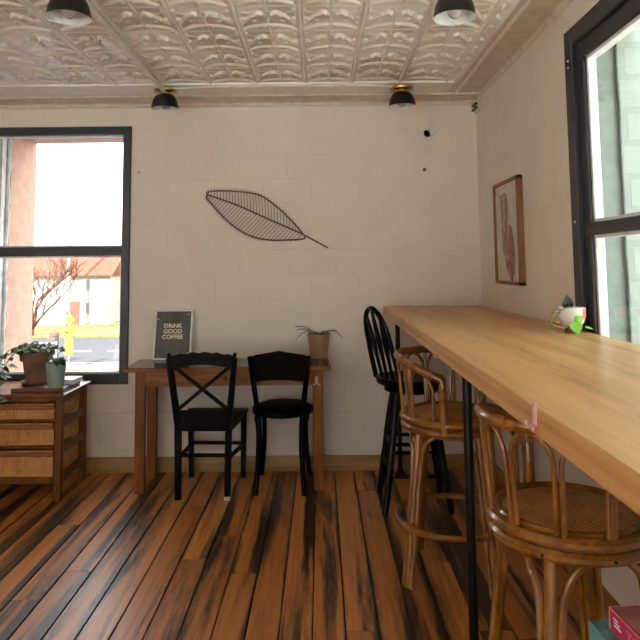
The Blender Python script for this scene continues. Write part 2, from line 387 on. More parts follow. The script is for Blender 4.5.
# ------------------------------------------------------------------ shell
def shell():
    # back wall round its window
    b = MB()
    y0, y1 = YB, YB+TH
    b.box((XL-.3, y0, -.1), (WX0, y1, 3.0)); b.box((WX1, y0, -.1), (XR+.3, y1, 3.0))
    b.box((WX0, y0, -.1), (WX1, y1, WZ0)); b.box((WX0, y0, WZ1), (WX1, y1, 3.0))
    b.box((WX0-1.6, y0-.011, .399), (XR, y0+.01, .408), .002)
    # lower band of block stands a little proud (seam at z .40)
    b.box((WX0-1.6, y0-.007, 0), (XR, y0+.01, .402), .002)
    struct(b.build('wall_back', M_wallb, smooth=0))
    b = MB()
    x0, x1 = XR, XR+TH
    b.box((x0, SY1, -.1), (x1, YB, 3.0)); b.box((x0, YF, -.1), (x1, SY0, 3.0))
    b.box((x0, SY0, -.1), (x1, SY1, SZ0)); b.box((x0, SY0, SZ1), (x1, SY1, 3.0))
    struct(b.build('wall_right', M_wallr, smooth=0))
    # left wall with two tall openings, front wall with a wide shop window (both behind the viewer)
    b = MB()
    ops = [(-2.2, -.6)]
    ys = [YF]
    for a, c in ops: ys += [a, c]
    ys.append(YB)
    for i in range(0, len(ys), 2): b.box((XL-.3, ys[i], -.1), (XL, ys[i+1], 3.0))
    for a, c in ops:
        b.box((XL-.3, a, -.1), (XL, c, .6)); b.box((XL-.3, a, 2.44), (XL, c, 3.0))
    struct(b.build('wall_left', M_wallr, smooth=0))
    b = MB()
    b.box((XL-.3, YF-.3, -.1), (-4.0, YF, 3.0)); b.box((.9, YF-.3, -.1), (XR+.3, YF, 3.0))
    b.box((-4.0, YF-.3, -.1), (.9, YF, .15)); b.box((-4.0, YF-.3, 2.45), (.9, YF, 3.0))
    struct(b.build('wall_front', M_wallb, smooth=0))
    # window frames of the unseen openings
    b = MB()
    for x in (-3.97, -2.35, -.75, .87): b.box((x-.03, YF-.16, .15), (x+.03, YF-.08, 2.45))
    b.box((-4.0, YF-.16, .15), (.9, YF-.08, .22)); b.box((-4.0, YF-.16, 2.39), (.9, YF-.08, 2.45))
    w3 = b.build('window_3', M_frame); struct(w3)
    g = MB(); g.box((-3.98, YF-.125, .17), (.88, YF-.119, 2.43)); g.build('glass_pane', M_glass, w3, smooth=0)
    for i, (a, c) in enumerate(ops):
        b = MB()
        for y in (a+.03, c-.03): b.box((XL-.16, y-.03, .6), (XL-.08, y+.03, 2.44))
        for z in (.63, 1.53, 2.41): b.box((XL-.16, a, z-.03), (XL-.08, c, z+.03))
        w = struct(b.build('window_%d' % (4+i), M_frame))
        g = MB(); g.box((XL-.125, a+.02, .62), (XL-.119, c-.02, 2.42)); g.build('glass_pane', M_glass, w, smooth=0)
    # floor: boards with real gaps over a dark sub floor
    b = MB(); cols = []
    def board(x0, x1, y0, y1):
        n0 = len(b.f)
        tone = random.random(); off = random.random()
        nx = 4; zz = -random.random()*.0012
        # cross profile with eased edges
        prof = [(x0, -.02), (x0, -.002), (x0+.0025, 0)] + [(x0+(x1-x0)*k/nx, 0) for k in range(1, nx)] + [(x1-.0025, 0), (x1, -.002), (x1, -.02)]
        vs = [(x, y, z+zz) for y in (y0, y1) for x, z in prof]; n = len(prof)
        fs = [(i, i+1, n+i+1, n+i) for i in range(n-1)] + [tuple(range(n-1, -1, -1)), tuple(range(n, 2*n))]
        b.add(vs, fs)
        for f in fs:
            for k in f:
                x = vs[k][0]; e = abs((x-x0)/(x1-x0)*2-1)
                if off > .6: e = (x-x0)/(x1-x0)*1.3-.3          # some stained on one side only
                elif off > .35: e = 1-(x-x0)/(x1-x0)*1.3
                cols.append((tone, off, max(0, min(1, e)), 1))
    pitch = .13; x = -.045-pitch*34
    while x < XR+.05:
        ys = [YF-.05]
        while ys[-1] < YB: ys.append(ys[-1]+random.uniform(1.6, 3.6))
        if -.50 < x < -.40: ys = [YF, -.4, 3.10, 5]
        if -.71 < x < -.65: ys = [YF, .1, 3.25, 5]
        for i in range(len(ys)-1):
            board(x+.0022+random.uniform(0, .0012), x+pitch-.0022, ys[i]+.001, min(ys[i+1], YB+.02)-.001)
        x += pitch
    fl = b.build('floor', M_floor, smooth=30)
    me = fl.data; ca = me.color_attributes.new('board', 'FLOAT_COLOR', 'CORNER')
    # normals recalculation may reorder loops: recompute by position
    vals = np.zeros((len(me.loops), 4), np.float32)
    k = 0
    orig = {}
    for f, vs in zip(b.f, range(len(b.f))):
        for vi in f: orig[(vs, vi)] = cols[k]; k += 1
    for p in me.polygons:
        for li in p.loop_indices: vals[li] = orig[(p.index, me.loops[li].vertex_index)]
    ca.data.foreach_set('color', vals.ravel())
    struct(fl)
    s = MB(); s.box((XL-.3, YF-.3, -.12), (XR+.3, YB+.02, -.018)); s.build('subfloor', M_sub, fl, smooth=0)
    # baseboards
    b = MB(); b.prism([(YB-.007, 0), (YB-.022, 0), (YB-.022, .088), (YB-.016, .1), (YB-.007, .102)], XL, XR, 'x'); struct(b.build('baseboard_back', M_base))
    b = MB(); b.prism([(XR, 0), (XR-.016, 0), (XR-.016, .088), (XR-.01, .1), (XR, .102)], YF, YB, 'y'); struct(b.build('baseboard_right', M_basey))
shell()

# ------------------------------------------------------------------ pressed tin ceiling
def ceiling():
    x0, x1, y0, y1 = -3.2, .90, 2.35, 4.13
    st = .0048
    nx = int((x1-x0)/st); ny = int((y1-y0)/st)
    X, Y = np.meshgrid(np.linspace(x0, x1, nx+1), np.linspace(y0, y1, ny+1))
    P = .31
    u = (((X+.09)/P) % 1.0)*2-1; au = np.abs(u); v = ((Y-4.12)/P) % 1.0
    def ridge(d, w): return np.clip(1-(d/w)**2, 0, 1)
    h = .008*ridge(1-au, .07) + .004*ridge(np.abs(1-au-.13), .03)                # beads between the sheets
    h += .0045*ridge(au, .035)                                                    # centre rib
    h += .0035*ridge(np.minimum(v, 1-v)*2, .045)
    t = np.clip(au/.88, 0, 1); live = (au < .86)
    def leaf(c, w, hh, k=0, p=.55):
        return sum(hh*ridge(v-c+j, w)**p for j in (-1, 0, 1))*live
    swell = np.sin(np.pi*np.clip(t, .001, .999))
    # a pair of wing shaped leaves springing from the rib, with a fold along each
    h += leaf(.66-.50*np.sin(np.pi*t**.62)**.9*(1-.35*t), .015+.062*swell**.8, .013)
    h -= leaf(.64-.46*np.sin(np.pi*t**.62)**.9*(1-.35*t), .010+.012*swell, .004)
    # falling leaf below and a thin stem above
    h += leaf(.70+.20*t**1.4, .012+.055*np.sin(np.pi*np.clip(t, .001, .999)**1.5), .009)
    h += leaf(.16+.10*np.sin(np.pi*t*1.0), .016, .005)
    for cu, cv, ru, rv, hh in ((.80, .46, .10, .06, .010), (.16, .80, .07, .07, .008), (.84, .10, .07, .04, .007), (.45, .56, .09, .035, .006)):
        h += hh*np.clip(1-((au-cu)/ru)**2-((v-cv)/rv)**2, 0, 1)**.6
    rng = np.random.default_rng(3)
    fx = [(rng.uniform(-9, 9), rng.uniform(-9, 9), rng.uniform(0, 6)) for _ in range(10)]
    h += sum(np.sin(a*X+b_*Y+c) for a, b_, c in fx)*.0007
    Z = ZC-h*1.35
    me = bpy.data.meshes.new('ceiling')
    n = (nx+1)*(ny+1)
    V = np.stack([X, Y, Z], -1).reshape(-1, 3)
    i = np.arange(n).reshape(ny+1, nx+1)
    F = np.stack([i[:-1, :-1], i[1:, :-1], i[1:, 1:], i[:-1, 1:]], -1).reshape(-1, 4)   # facing down
    # flat surround, sealed above
    extra = []
    me.vertices.add(n); me.vertices.foreach_set('co', V.astype(np.float32).ravel())
    me.loops.add(F.size); me.loops.foreach_set('vertex_index', F.ravel().astype(np.int32))
    me.polygons.add(len(F)); me.polygons.foreach_set('loop_start', np.arange(0, F.size, 4, dtype=np.int32))
    me.polygons.foreach_set('use_smooth', np.ones(len(F), bool))
    me.update(calc_edges=True); me.materials.append(M_tin)
    o = bpy.data.objects.new('ceiling', me); COL.objects.link(o); struct(o)
    s = MB()
    s.box((XL-.3, YF-.3, ZC), (XR+.3, y0, ZC+.3)); s.box((XL-.3, y0, ZC), (x0, YB+.02, ZC+.3))
    s.box((x1, y0, ZC), (XR+.3, YB+.02, ZC+.3)); s.box((x0, y1, ZC), (x1, YB+.02, ZC+.3)); s.box((x0, y0, ZC+.001), (x1, y1, ZC+.3))
    s.build('surround', M_plaster, o, smooth=0)
    # border strip relief (small repeated leaves) between moulding and cornice
    g = MB()
    g.grid(lambda a, c: (-3.2+4.1*a, 4.13+.27*c, ZC-.001-.004*max(0, math.sin(a*4.1/.155*PI)*math.sin(c*PI))**1.5 - .003*max(0, math.sin(a*4.1/.31*2*PI+c*4))), 600, 10)
    g.build('border_strip', M_tin, o, smooth=60)
    # mouldings that frame the tin field
    m = MB()
    m.prism([(4.115, ZC), (4.118, ZC-.012), (4.127, ZC-.016), (4.136, ZC-.012), (4.14, ZC)], XL, .92, 'x')
    m.prism([(.885, ZC), (.89, ZC-.014), (.905, ZC-.018), (.92, ZC-.012), (.93, ZC)], 1.5, 4.14, 'y')
    m.prism([(.955, ZC), (.96, ZC-.008), (.975, ZC-.008), (.98, ZC)], 1.5, 4.42, 'y')
    struct(m.build('trim_1', M_tin, smooth=50))
    c = MB()
    prof = [(YB, 2.575), (YB-.012, 2.575), (YB-.016, 2.583), (YB-.012, 2.592), (YB-.012, 2.598)]
    prof += [(YB-.015-.14*(1-math.cos(t)), 2.600+.012*math.sin(t)*1.2) for t in [PI/2*k/8 for k in range(9)]]
    prof += [(YB-.172, 2.608), (YB-.178, ZC), (YB, ZC)]
    c.prism(prof, XL, XR, 'x'); struct(c.build('trim_2', M_plaster, smooth=50))
    c = MB(); c.prism([(XR, 2.59), (XR-.012, 2.592), (XR-.018, 2.602), (XR-.02, ZC), (XR, ZC)], 1.2, 4.43, 'y'); struct(c.build('trim_3', M_plaster, smooth=50))
ceiling()

# ------------------------------------------------------------------ windows
def back_window():
    f = MB(); a, c = YB-.018, YB+.07
    f.box((WX1-.058, a, WZ0), (WX1, c, WZ1), .004); f.box((WX0, a, WZ0), (WX0+.045, c, WZ1), .004)
    f.box((WX0+.045, a+.001, WZ1-.058), (WX1-.058, c, WZ1), .004); f.box((WX0+.045, a+.001, WZ0), (WX1-.058, c, WZ0+.074), .004)
    w = struct(f.build('window_1', M_frame))
    f = MB(); f.box((WX0+.04, YB-.005, 1.502), (WX1-.04, YB+.055, 1.566), .004); f.build('meeting_rail', M_frame, w)
    f = MB()
    for z0, z1, yy in ((WZ0+.074, 1.502, YB+.012), (1.566, WZ1-.058, YB+.035)):
        f.box((WX1-.070, yy, z0), (WX1-.058, yy+.022, z1)); f.box((WX0+.045, yy, z0), (WX0+.058, yy+.022, z1))
        f.box((WX0+.045, yy, z1-.012), (WX1-.058, yy+.022, z1)); f.box((WX0+.045, yy, z0), (WX1-.058, yy+.022, z0+.012))
    f.build('screen_track', M_alu, w)
    for z0, z1, yy in ((WZ0+.05, 1.51, YB+.02), (1.56, WZ1-.05, YB+.045)):
        f = MB(); f.box((WX0+.04, yy, z0), (WX1-.04, yy+.005, z1)); f.build('glass_pane', M_glass, w, smooth=0)
    # outside reveal: white strip, then peach masonry
    f = MB(); f.box((-2.72, YB+.07, .4), (-2.335, YB+.13, 2.75)); f.box((-2.72, YB+.1, .4), (-2.34, YB+TH, 2.75)); struct(f.build('trim_4', M_jamb))
    f = MB()
    pts = [(-2.328+.008*noise.noise(Vector((0, 0, z*7))), YB+.155+.012*noise.noise(Vector((3, 0, z*9))), z) for z in [.45+.04*k for k in range(52)]]
    f.tube(pts, [.017+.006*noise.noise(Vector((5, 1, p[2]*14))) for p in pts], 8); struct(f.build('trim_5', M_jamb))
    f = MB(); f.prism([(-2.75, YB+.19), (-2.325, YB+.19), (-2.282, YB+.52), (-2.75, YB+.52)], .2, 2.9); f.box((-2.40, YB+.19, 2.418), (-1.0, YB+.52, 2.9), .01); struct(f.build('trim_6', M_peach))
    # stone sill outside
    f = MB(); f.box((-2.4, YB+.07, .5), (-1.2, YB+.42, WZ0+.02), .008); struct(f.build('trim_7', M_jambg))
back_window()
def side_window():
    f = MB(); x0, x1 = XR-.012, XR+.075
    f.box((x0, SY1-.085, SZ0), (x1, SY1, SZ1), .005); f.box((x0, SY0, SZ0), (x1, SY0+.085, SZ1), .005)
    f.box((x0+.001, SY0+.085, SZ1-.085), (x1, SY1-.085, SZ1), .005); f.box((x0+.001, SY0+.085, SZ0), (x1, SY1-.085, SZ0+.085), .005)
    w = struct(f.build('window_2', M_frame))
    f = MB(); a, c = XR+.008, XR+.065
    for yA in (SY1-.155, SY0+.085): f.box((a, yA, SZ0+.08), (c, yA+.072, SZ1-.08), .004)
    f.box((a+.001, SY0+.157, SZ1-.16), (c, SY1-.155, SZ1-.083), .004); f.box((a+.001, SY0+.157, SZ0+.08), (c, SY1-.155, SZ0+.15), .004)
    f.box((a-.006, SY0+.10, 1.536), (c-.002, SY1-.10, 1.588), .004); f.build('sash', M_frame, w)
    f = MB()
    for z0, z1 in ((SZ0+.15, 1.536), (1.588, SZ1-.16)):
        f.box((XR+.022, SY1-.172, z0), (XR+.06, SY1-.154, z1), .002); f.box((XR+.022, SY0+.154, z0), (XR+.06, SY0+.172, z1), .002)
        f.box((XR+.022, SY0+.16, z1-.014), (XR+.06, SY1-.16, z1)); f.box((XR+.022, SY0+.16, z0), (XR+.06, SY1-.16, z0+.014))
    f.build('glazing_strip', M_alu, w)
    for z0, z1 in ((SZ0+.14, 1.545), (1.58, SZ1-.15)):
        f = MB(); f.box((XR+.04, SY0+.15, z0), (XR+.046, SY1-.15, z1)); f.build('glass_pane', M_glassg, w, smooth=0)
    f = MB()
    for z in (2.33, 2.30, 1.60): f.lathe([(.006, 0), (.006, .004)], n=10, M=Matrix.Translation((XR-.012, SY1-.045, z)) @ Matrix.Rotation(-PI/2, 4, 'Y'))
    f.build('screw', M_alu, w)
    # outside: rendered reveal and the white painted brick of the wing next door
    f = MB(); f.box((XR+.075, SY1-.02, .4), (XR+.217, SY1+.3, 3.4), .0)
    pts = [(XR+.212+.006*noise.noise(Vector((0, 4, z*5))), SY1-.045, z) for z in [.5+.05*k for k in range(50)]]
    f.tube(pts, [.006+.003*noise.noise(Vector((5, 1, p[2]*14))) for p in pts], 7); struct(f.build('trim_8', M_jambg))
    f = MB(); f.box((XR+.215, SY1-.05, -3.5), (3.6, SY1+.25, 4.6)); f.box((3.4, -7, -3.5), (3.6, SY1, 4.6)); struct(f.build('wall_neighbour', M_wbrick, smooth=0))
side_window()

# ------------------------------------------------------------------ ceiling lamps and conduit
def lamp0():
    t = thing('ceiling_lamp', 'x', 'lamp')
    b = MB(); b.lathe([(.0, 0), (.05, 0), (.052, -.006), (.048, -.016), (0, -.018)], n=28, cap=False); b.build('mounting_box', M_pipew, t)
    b = MB(); b.lathe([(0, -.012), (.074, -.012), (.078, -.016), (.076, -.024), (.06, -.027), (.03, -.028), (.028, -.05), (0, -.05)], n=32, cap=False); b.build('canopy', M_brass, t)
    b = MB(); b.lathe([(.024, -.038), (.026, -.04), (.034, -.041)] + [(.034+.055*math.sin(a), -.137+.096*math.cos(a)) for a in [PI/2*k/10 for k in range(11)]] + [(.090, -.139)], n=36, cap=False)
    s = b.build('shade', M_shade, t)
    b = MB(); b.lathe([(.090, -.139), (.0865, -.136)] + [(.031+.055*math.sin(a), -.136+.092*math.cos(a)) for a in [PI/2*k/10 for k in range(10, -1, -1)]] + [(0, -.058)], n=36, cap=False)
    b.build('shade_lining', M_white, s)
    b = MB(); b.lathe([(.013, -.06), (.014, -.078), (.02, -.088)] + [(.0315*math.sin(a), -.112+.0315*math.cos(a)) for a in [.7+(PI-.7)*k/10 for k in range(11)]], n=20, cap=False); b.build('bulb', M_bulb, t)
    return t
l0 = lamp0()
LG = 'black dome lamps on the ceiling'
spots = [((-1.028, 4.20), 'black dome ceiling lamp above the left window, at the wall end of thick white conduit'),
         ((.556, 4.20), 'black dome ceiling lamp near the far right corner, above the small white camera'),
         ((-1.052, 2.62), 'nearest black dome ceiling lamp on the left, cut by the top edge of the photo'),
         ((.585, 2.66), 'nearest black dome ceiling lamp on the right, cut by the top edge of the photo')]
for i, ((x, y), lab) in enumerate(spots):
    o = l0 if i == 0 else copy_tree(l0)
    o.location = (x, y, ZC-.012); o['label'] = lab; o['group'] = LG
b = MB(); b.tube([(-1.03, y, ZC-.034) for y in (.5, 2.5, 4.15)], .0165, 10)
b.tube(spline([(-1.0, 4.175, ZC-.022), (-.9, 4.16, ZC-.02), (-.6, 4.135, ZC-.02), (0, 4.132, ZC-.02), (.35, 4.14, ZC-.02), (.50, 4.17, ZC-.022)], 6), .009, 8)
tag(b.build('conduit', M_pipew), 'thick white conduit running along the tin ceiling to the lamp above the left window', 'conduit')
b = MB(); b.tube([(.53, y, ZC-.014) for y in (.5, 2.5, 4.16)], .0065, 8)
tag(b.build('wire_cover', M_pipew), 'thin wire cover running along the ceiling to the far right lamp', 'conduit')

# ------------------------------------------------------------------ leaf wall art
def leaf_art():
    def w(px, py):                     # wall position from the art's own drawing, 145 px = 1 m
        return Vector((-.816+(px-206)*.00708, YB-.03, 1.938-(py-194)*.00735+.0001*(px-206)*0))
    t = thing('wall_leaf', 'large rusted wire leaf hung on the white block wall', 'wall art', (-.38, YB-.03, 1.75))
    T = Vector(t.location)
    spine = spline([w(207, 195), w(238, 206), w(270, 220), w(300, 233), w(329, 248)], 10)
    up = spline([w(207, 195), w(208, 192.5), w(222, 191.5), w(245, 193), (w(262, 197)), w(278, 208), w(292, 221), w(302, 232), w(306, 237)], 8)
    lo = spline([w(207, 195), w(207, 199), w(216, 209), w(228, 221), w(240, 230), w(255, 237), w(272, 240), w(290, 240), w(304, 239), w(306, 237)], 8)
    b = MB(); b.tube([p-T+Vector((0, -.006, 0)) for p in spine], .0055, 8); b.build('spine', M_iron, t)
    for c in (up, lo):
        b = MB(); b.tube([p-T for p in c], .005, 8); b.build('outline_rod', M_iron, t)
    def at(c, x):
        for i in range(len(c)-1):
            if (c[i].x-x)*(c[i+1].x-x) <= 0 and abs(c[i+1].x-c[i].x) > 1e-6:
                return c[i].lerp(c[i+1], (x-c[i].x)/(c[i+1].x-c[i].x))
        return None
    def hit(c, p, d):                   # where a rib leaving the spine at p along d meets the outline
        best = None
        for i in range(len(c)-1):
            a, e = c[i], c[i+1]-c[i]
            den = d.x*e.z-d.z*e.x
            if abs(den) < 1e-9: continue
            q = a-p; s = (q.x*e.z-q.z*e.x)/den; u = (q.x*d.z-q.z*d.x)/den
            if s > .002 and 0 <= u <= 1 and (best is None or s < best): best = s
        return best
    xs = [spine[0].x+.012+(w(303, 0).x-spine[0].x-.012)*k/31 for k in range(32)]
    for x in xs:
        p = at(spine, x)
        if p is None: continue
        for c, d in ((up, Vector((-.06, 0, 1)).normalized()), (lo, Vector((-.70, 0, -.72)).normalized())):
            s = hit(c, p, d)
            if not s: continue
            e = p+d*(s+.018)
            b = MB(); b.tube([p-T+Vector((0, -.002, 0)), e-T+Vector((0, -.002, 0))], .0020, 5); b.build('rib', M_iron, t)
leaf_art()

# ------------------------------------------------------------------ small wall fittings
t = thing('security_camera', 'small white bullet camera high on the wall below the far right lamp', 'camera', (.795, YB, 2.365)); t.scale = (1.25, 1.25, 1.25)
b = MB(); b.lathe([(.028, 0), (.028, .01), (.02, .014)], n=18, M=Matrix.Translation((.02, -.0, .02)) @ Matrix.Rotation(PI/2, 4, 'X')); b.build('base', M_white, t)
b = MB(); b.tube([(.02, -.01, .02), (.012, -.045, .014), (0, -.06, 0)], .008, 8); b.build('arm', M_white, t)
Mc = Matrix.Translation((0, -.065, 0)) @ Vector((-.66, -.58, -.50)).to_track_quat('Z', 'Y').to_matrix().to_4x4()
b = MB(); b.lathe([(.0, -.045), (.022, -.045), (.026, -.04), (.026, .03), (.0245, .036), (.0, .036)], n=20, M=Mc, cap=False); b.build('housing', M_white, t)
b = MB(); b.lathe([(0, .034), (.021, .034), (.021, .038), (0, .0385)], n=20, M=Mc, cap=False); b.build('lens', M_black, t)
t = thing('wall_hook', 'tiny brass hook on the wall below the small white camera', 'hook', (.758, YB, 2.10))
b = MB(); b.lathe([(.013, 0), (.012, .008), (.005, .012), (.005, .022)], n=14, M=Matrix.Rotation(PI/2, 4, 'X'))
b.tube([(0, -.02, 0), (0, -.032, -.004), (0, -.034, .008)], .004, 6); b.build('hook', M_brass, t)
t = thing('corner_mount', 'small grey metal bracket in the corner where ceiling meets both walls', 'bracket', (XR-.012, 4.50, 2.535))
b = MB(); b.box((-.012, -.06, -.03), (.012, .06, .03), .003); b.build('plate', M_plaster, t)
b = MB(); b.box((-.03, -.055, .008), (-.010, .05, .022), .003); b.box((-.03, -.055, -.022), (-.010, .05, -.008), .003); b.build('clamp', M_shade, t)
b = MB(); b.tube(spline([(0, 0, .10), (0, -.002, .02), (.004, -.004, -.02), (.02, -.008, -.028), (.028, -.006, -.005), (.026, -.004, .02)], 6), .0035, 6)
o = b.build('cord_clip', M_pipew, loc=(-1.555, YB-.014, .225)); tag(o, 'short white looped cord on the wall above the baseboard, right of the wicker cabinet', 'cord')
t = thing('wall_anchor', 'small pale patched screw anchor on the wall right of the left window', 'anchor', (-1.31, YB, 2.10))
b = MB(); b.lathe([(.012, 0), (.01, .006), (.003, .007)], n=12, M=Matrix.Rotation(PI/2, 4, 'X')); b.build('plug', M_worn, t)

# ------------------------------------------------------------------ framed print on right wall
def print_frame():
    t = thing('framed_print', 'wood framed abstract print in mauve washes on the right wall', 'picture', (XR, 3.83, 1.60))
    y0, y1, z0, z1 = -.245, .255, -.306, .318; d = .036; fw = .020
    b = MB()
    b.box((-d, y0, z0), (0, y0+fw, z1), .002); b.box((-d, y1-fw, z0), (0, y1, z1), .002)
    b.box((-d, y0, z1-fw), (0, y1, z1), .002); b.box((-d, y0, z0), (0, y1, z0+fw), .002); b.build('frame', M_oakf, t)
    b = MB(); b.box((-.022, y0+fw*.5, z0+fw*.5), (-.008, y1-fw*.5, z1-fw*.5)); p = b.build('print_sheet', M_mat, t, smooth=0)
    def blob(pts, mat, h):
        b = MB(); b.prism([(a, c) for a, c in [(q.x, q.y) for q in spline([Vector((x, y, 0)) for x, y in pts+[pts[0]]], 5)[:-1]]], -.0223-h, -.0222, 'x'); b.build('paint_wash', mat, p, smooth=0)
    # y grows away from the viewer: left in the photo is larger y
    blob([(.135, .235), (.06, .25), (-.01, .22), (-.025, .12), (-.01, .03), (-.03, -.10), (.02, -.135), (.10, -.12), (.12, .0)], M_mauve2, .0004)
    blob([(-.03, .05), (-.08, .03), (-.125, -.08), (-.13, -.20), (-.10, -.25), (-.03, -.25), (.0, -.16), (-.01, -.05)], M_mauve, .0008)
    blob([(.065, -.13), (.05, -.20), (.0, -.245), (-.05, -.285), (-.09, -.275), (-.05, -.23), (.02, -.15)], M_rose, .0012)
    blob([(.03, .21), (.0, .20), (-.01, .10), (.012, .02), (.0, -.09), (.03, -.12), (.04, .0), (.03, .1)], M_mauve, .0016)
print_frame()

# ------------------------------------------------------------------ bar counter
def counter():
    t = thing('bar_counter', 'long honey coloured wooden bar counter on black pipe legs along the right wall', 'counter', (.8, 2.4, 0))
    T = Vector(t.location)
    b = MB(); b.box((.441-T.x, .05-T.y, 1.065), (XR-.004-T.x, YB-.004-T.y, 1.125), .003); b.build('counter_top', M_counter, t, smooth=0)
    for x, y in ((.52, 2.34), (.53, 4.50), (.52, .42)):
        b = MB(); b.lathe([(.0, 0), (.045, 0), (.045, .008), (.024, .012), (.024, .03), (.0165, .032), (.0165, 1.035), (.024, 1.037), (.024, 1.053), (.045, 1.057), (.045, 1.065), (0, 1.065)], c=(x-T.x, y-T.y, 0), n=20, cap=False)
        b.build('leg', M_pipe, t)
counter()
def hook0():
    t = thing('coat_hook', 'x', 'hook')
    b = MB()   # local: back on x=0 plane facing -x
    b.grid(lambda a, c: (-.003-.006*math.sin(PI*c)*math.sqrt(max(0, math.sin(PI*a))), (.012 if c < .6 else .012)*(2*a-1)*(.55+.5*math.sin(PI*min(1, c*1.05))), -.01+.045*c), 10, 10)
    b.box((-.006, -.011, -.012), (0, .011, .034), .002); b.build('plate', M_pinkhook, t)
    for s in (-1, 1):
        b = MB(); b.tube(spline([(-.004, s*.003, -.006), (-.007, s*.008, -.016), (-.011, s*.015, -.021), (-.014, s*.021, -.017), (-.014, s*.024, -.008)], 5), [.0042]*12+[.0038]*4+[.0034]*5, 8); b.build('prong', M_pinkhook, t)
    return t
h0 = hook0()
HG = 'pink two-pronged coat hooks'
hs = [((.442, 3.47, 1.093), 0, 'small pink two-pronged hook on the counter edge, nearest the far wall'),
      ((.442, 2.46, 1.090), 0, 'small pink two-pronged hook on the counter edge above the farther rattan stool'),
      ((.442, 1.354, 1.10), 0, 'small pink two-pronged hook on the counter edge above the nearer rattan stool'),
      ((-.032, 4.171, .678), PI/2, 'small pink two-pronged hook on the right leg of the wooden table')]
for i, (p, rz, lab) in enumerate(hs):
    o = h0 if i == 0 else copy_tree(h0); o.location = p; o.rotation_euler = (0, 0, rz); o['label'] = lab; o['group'] = HG

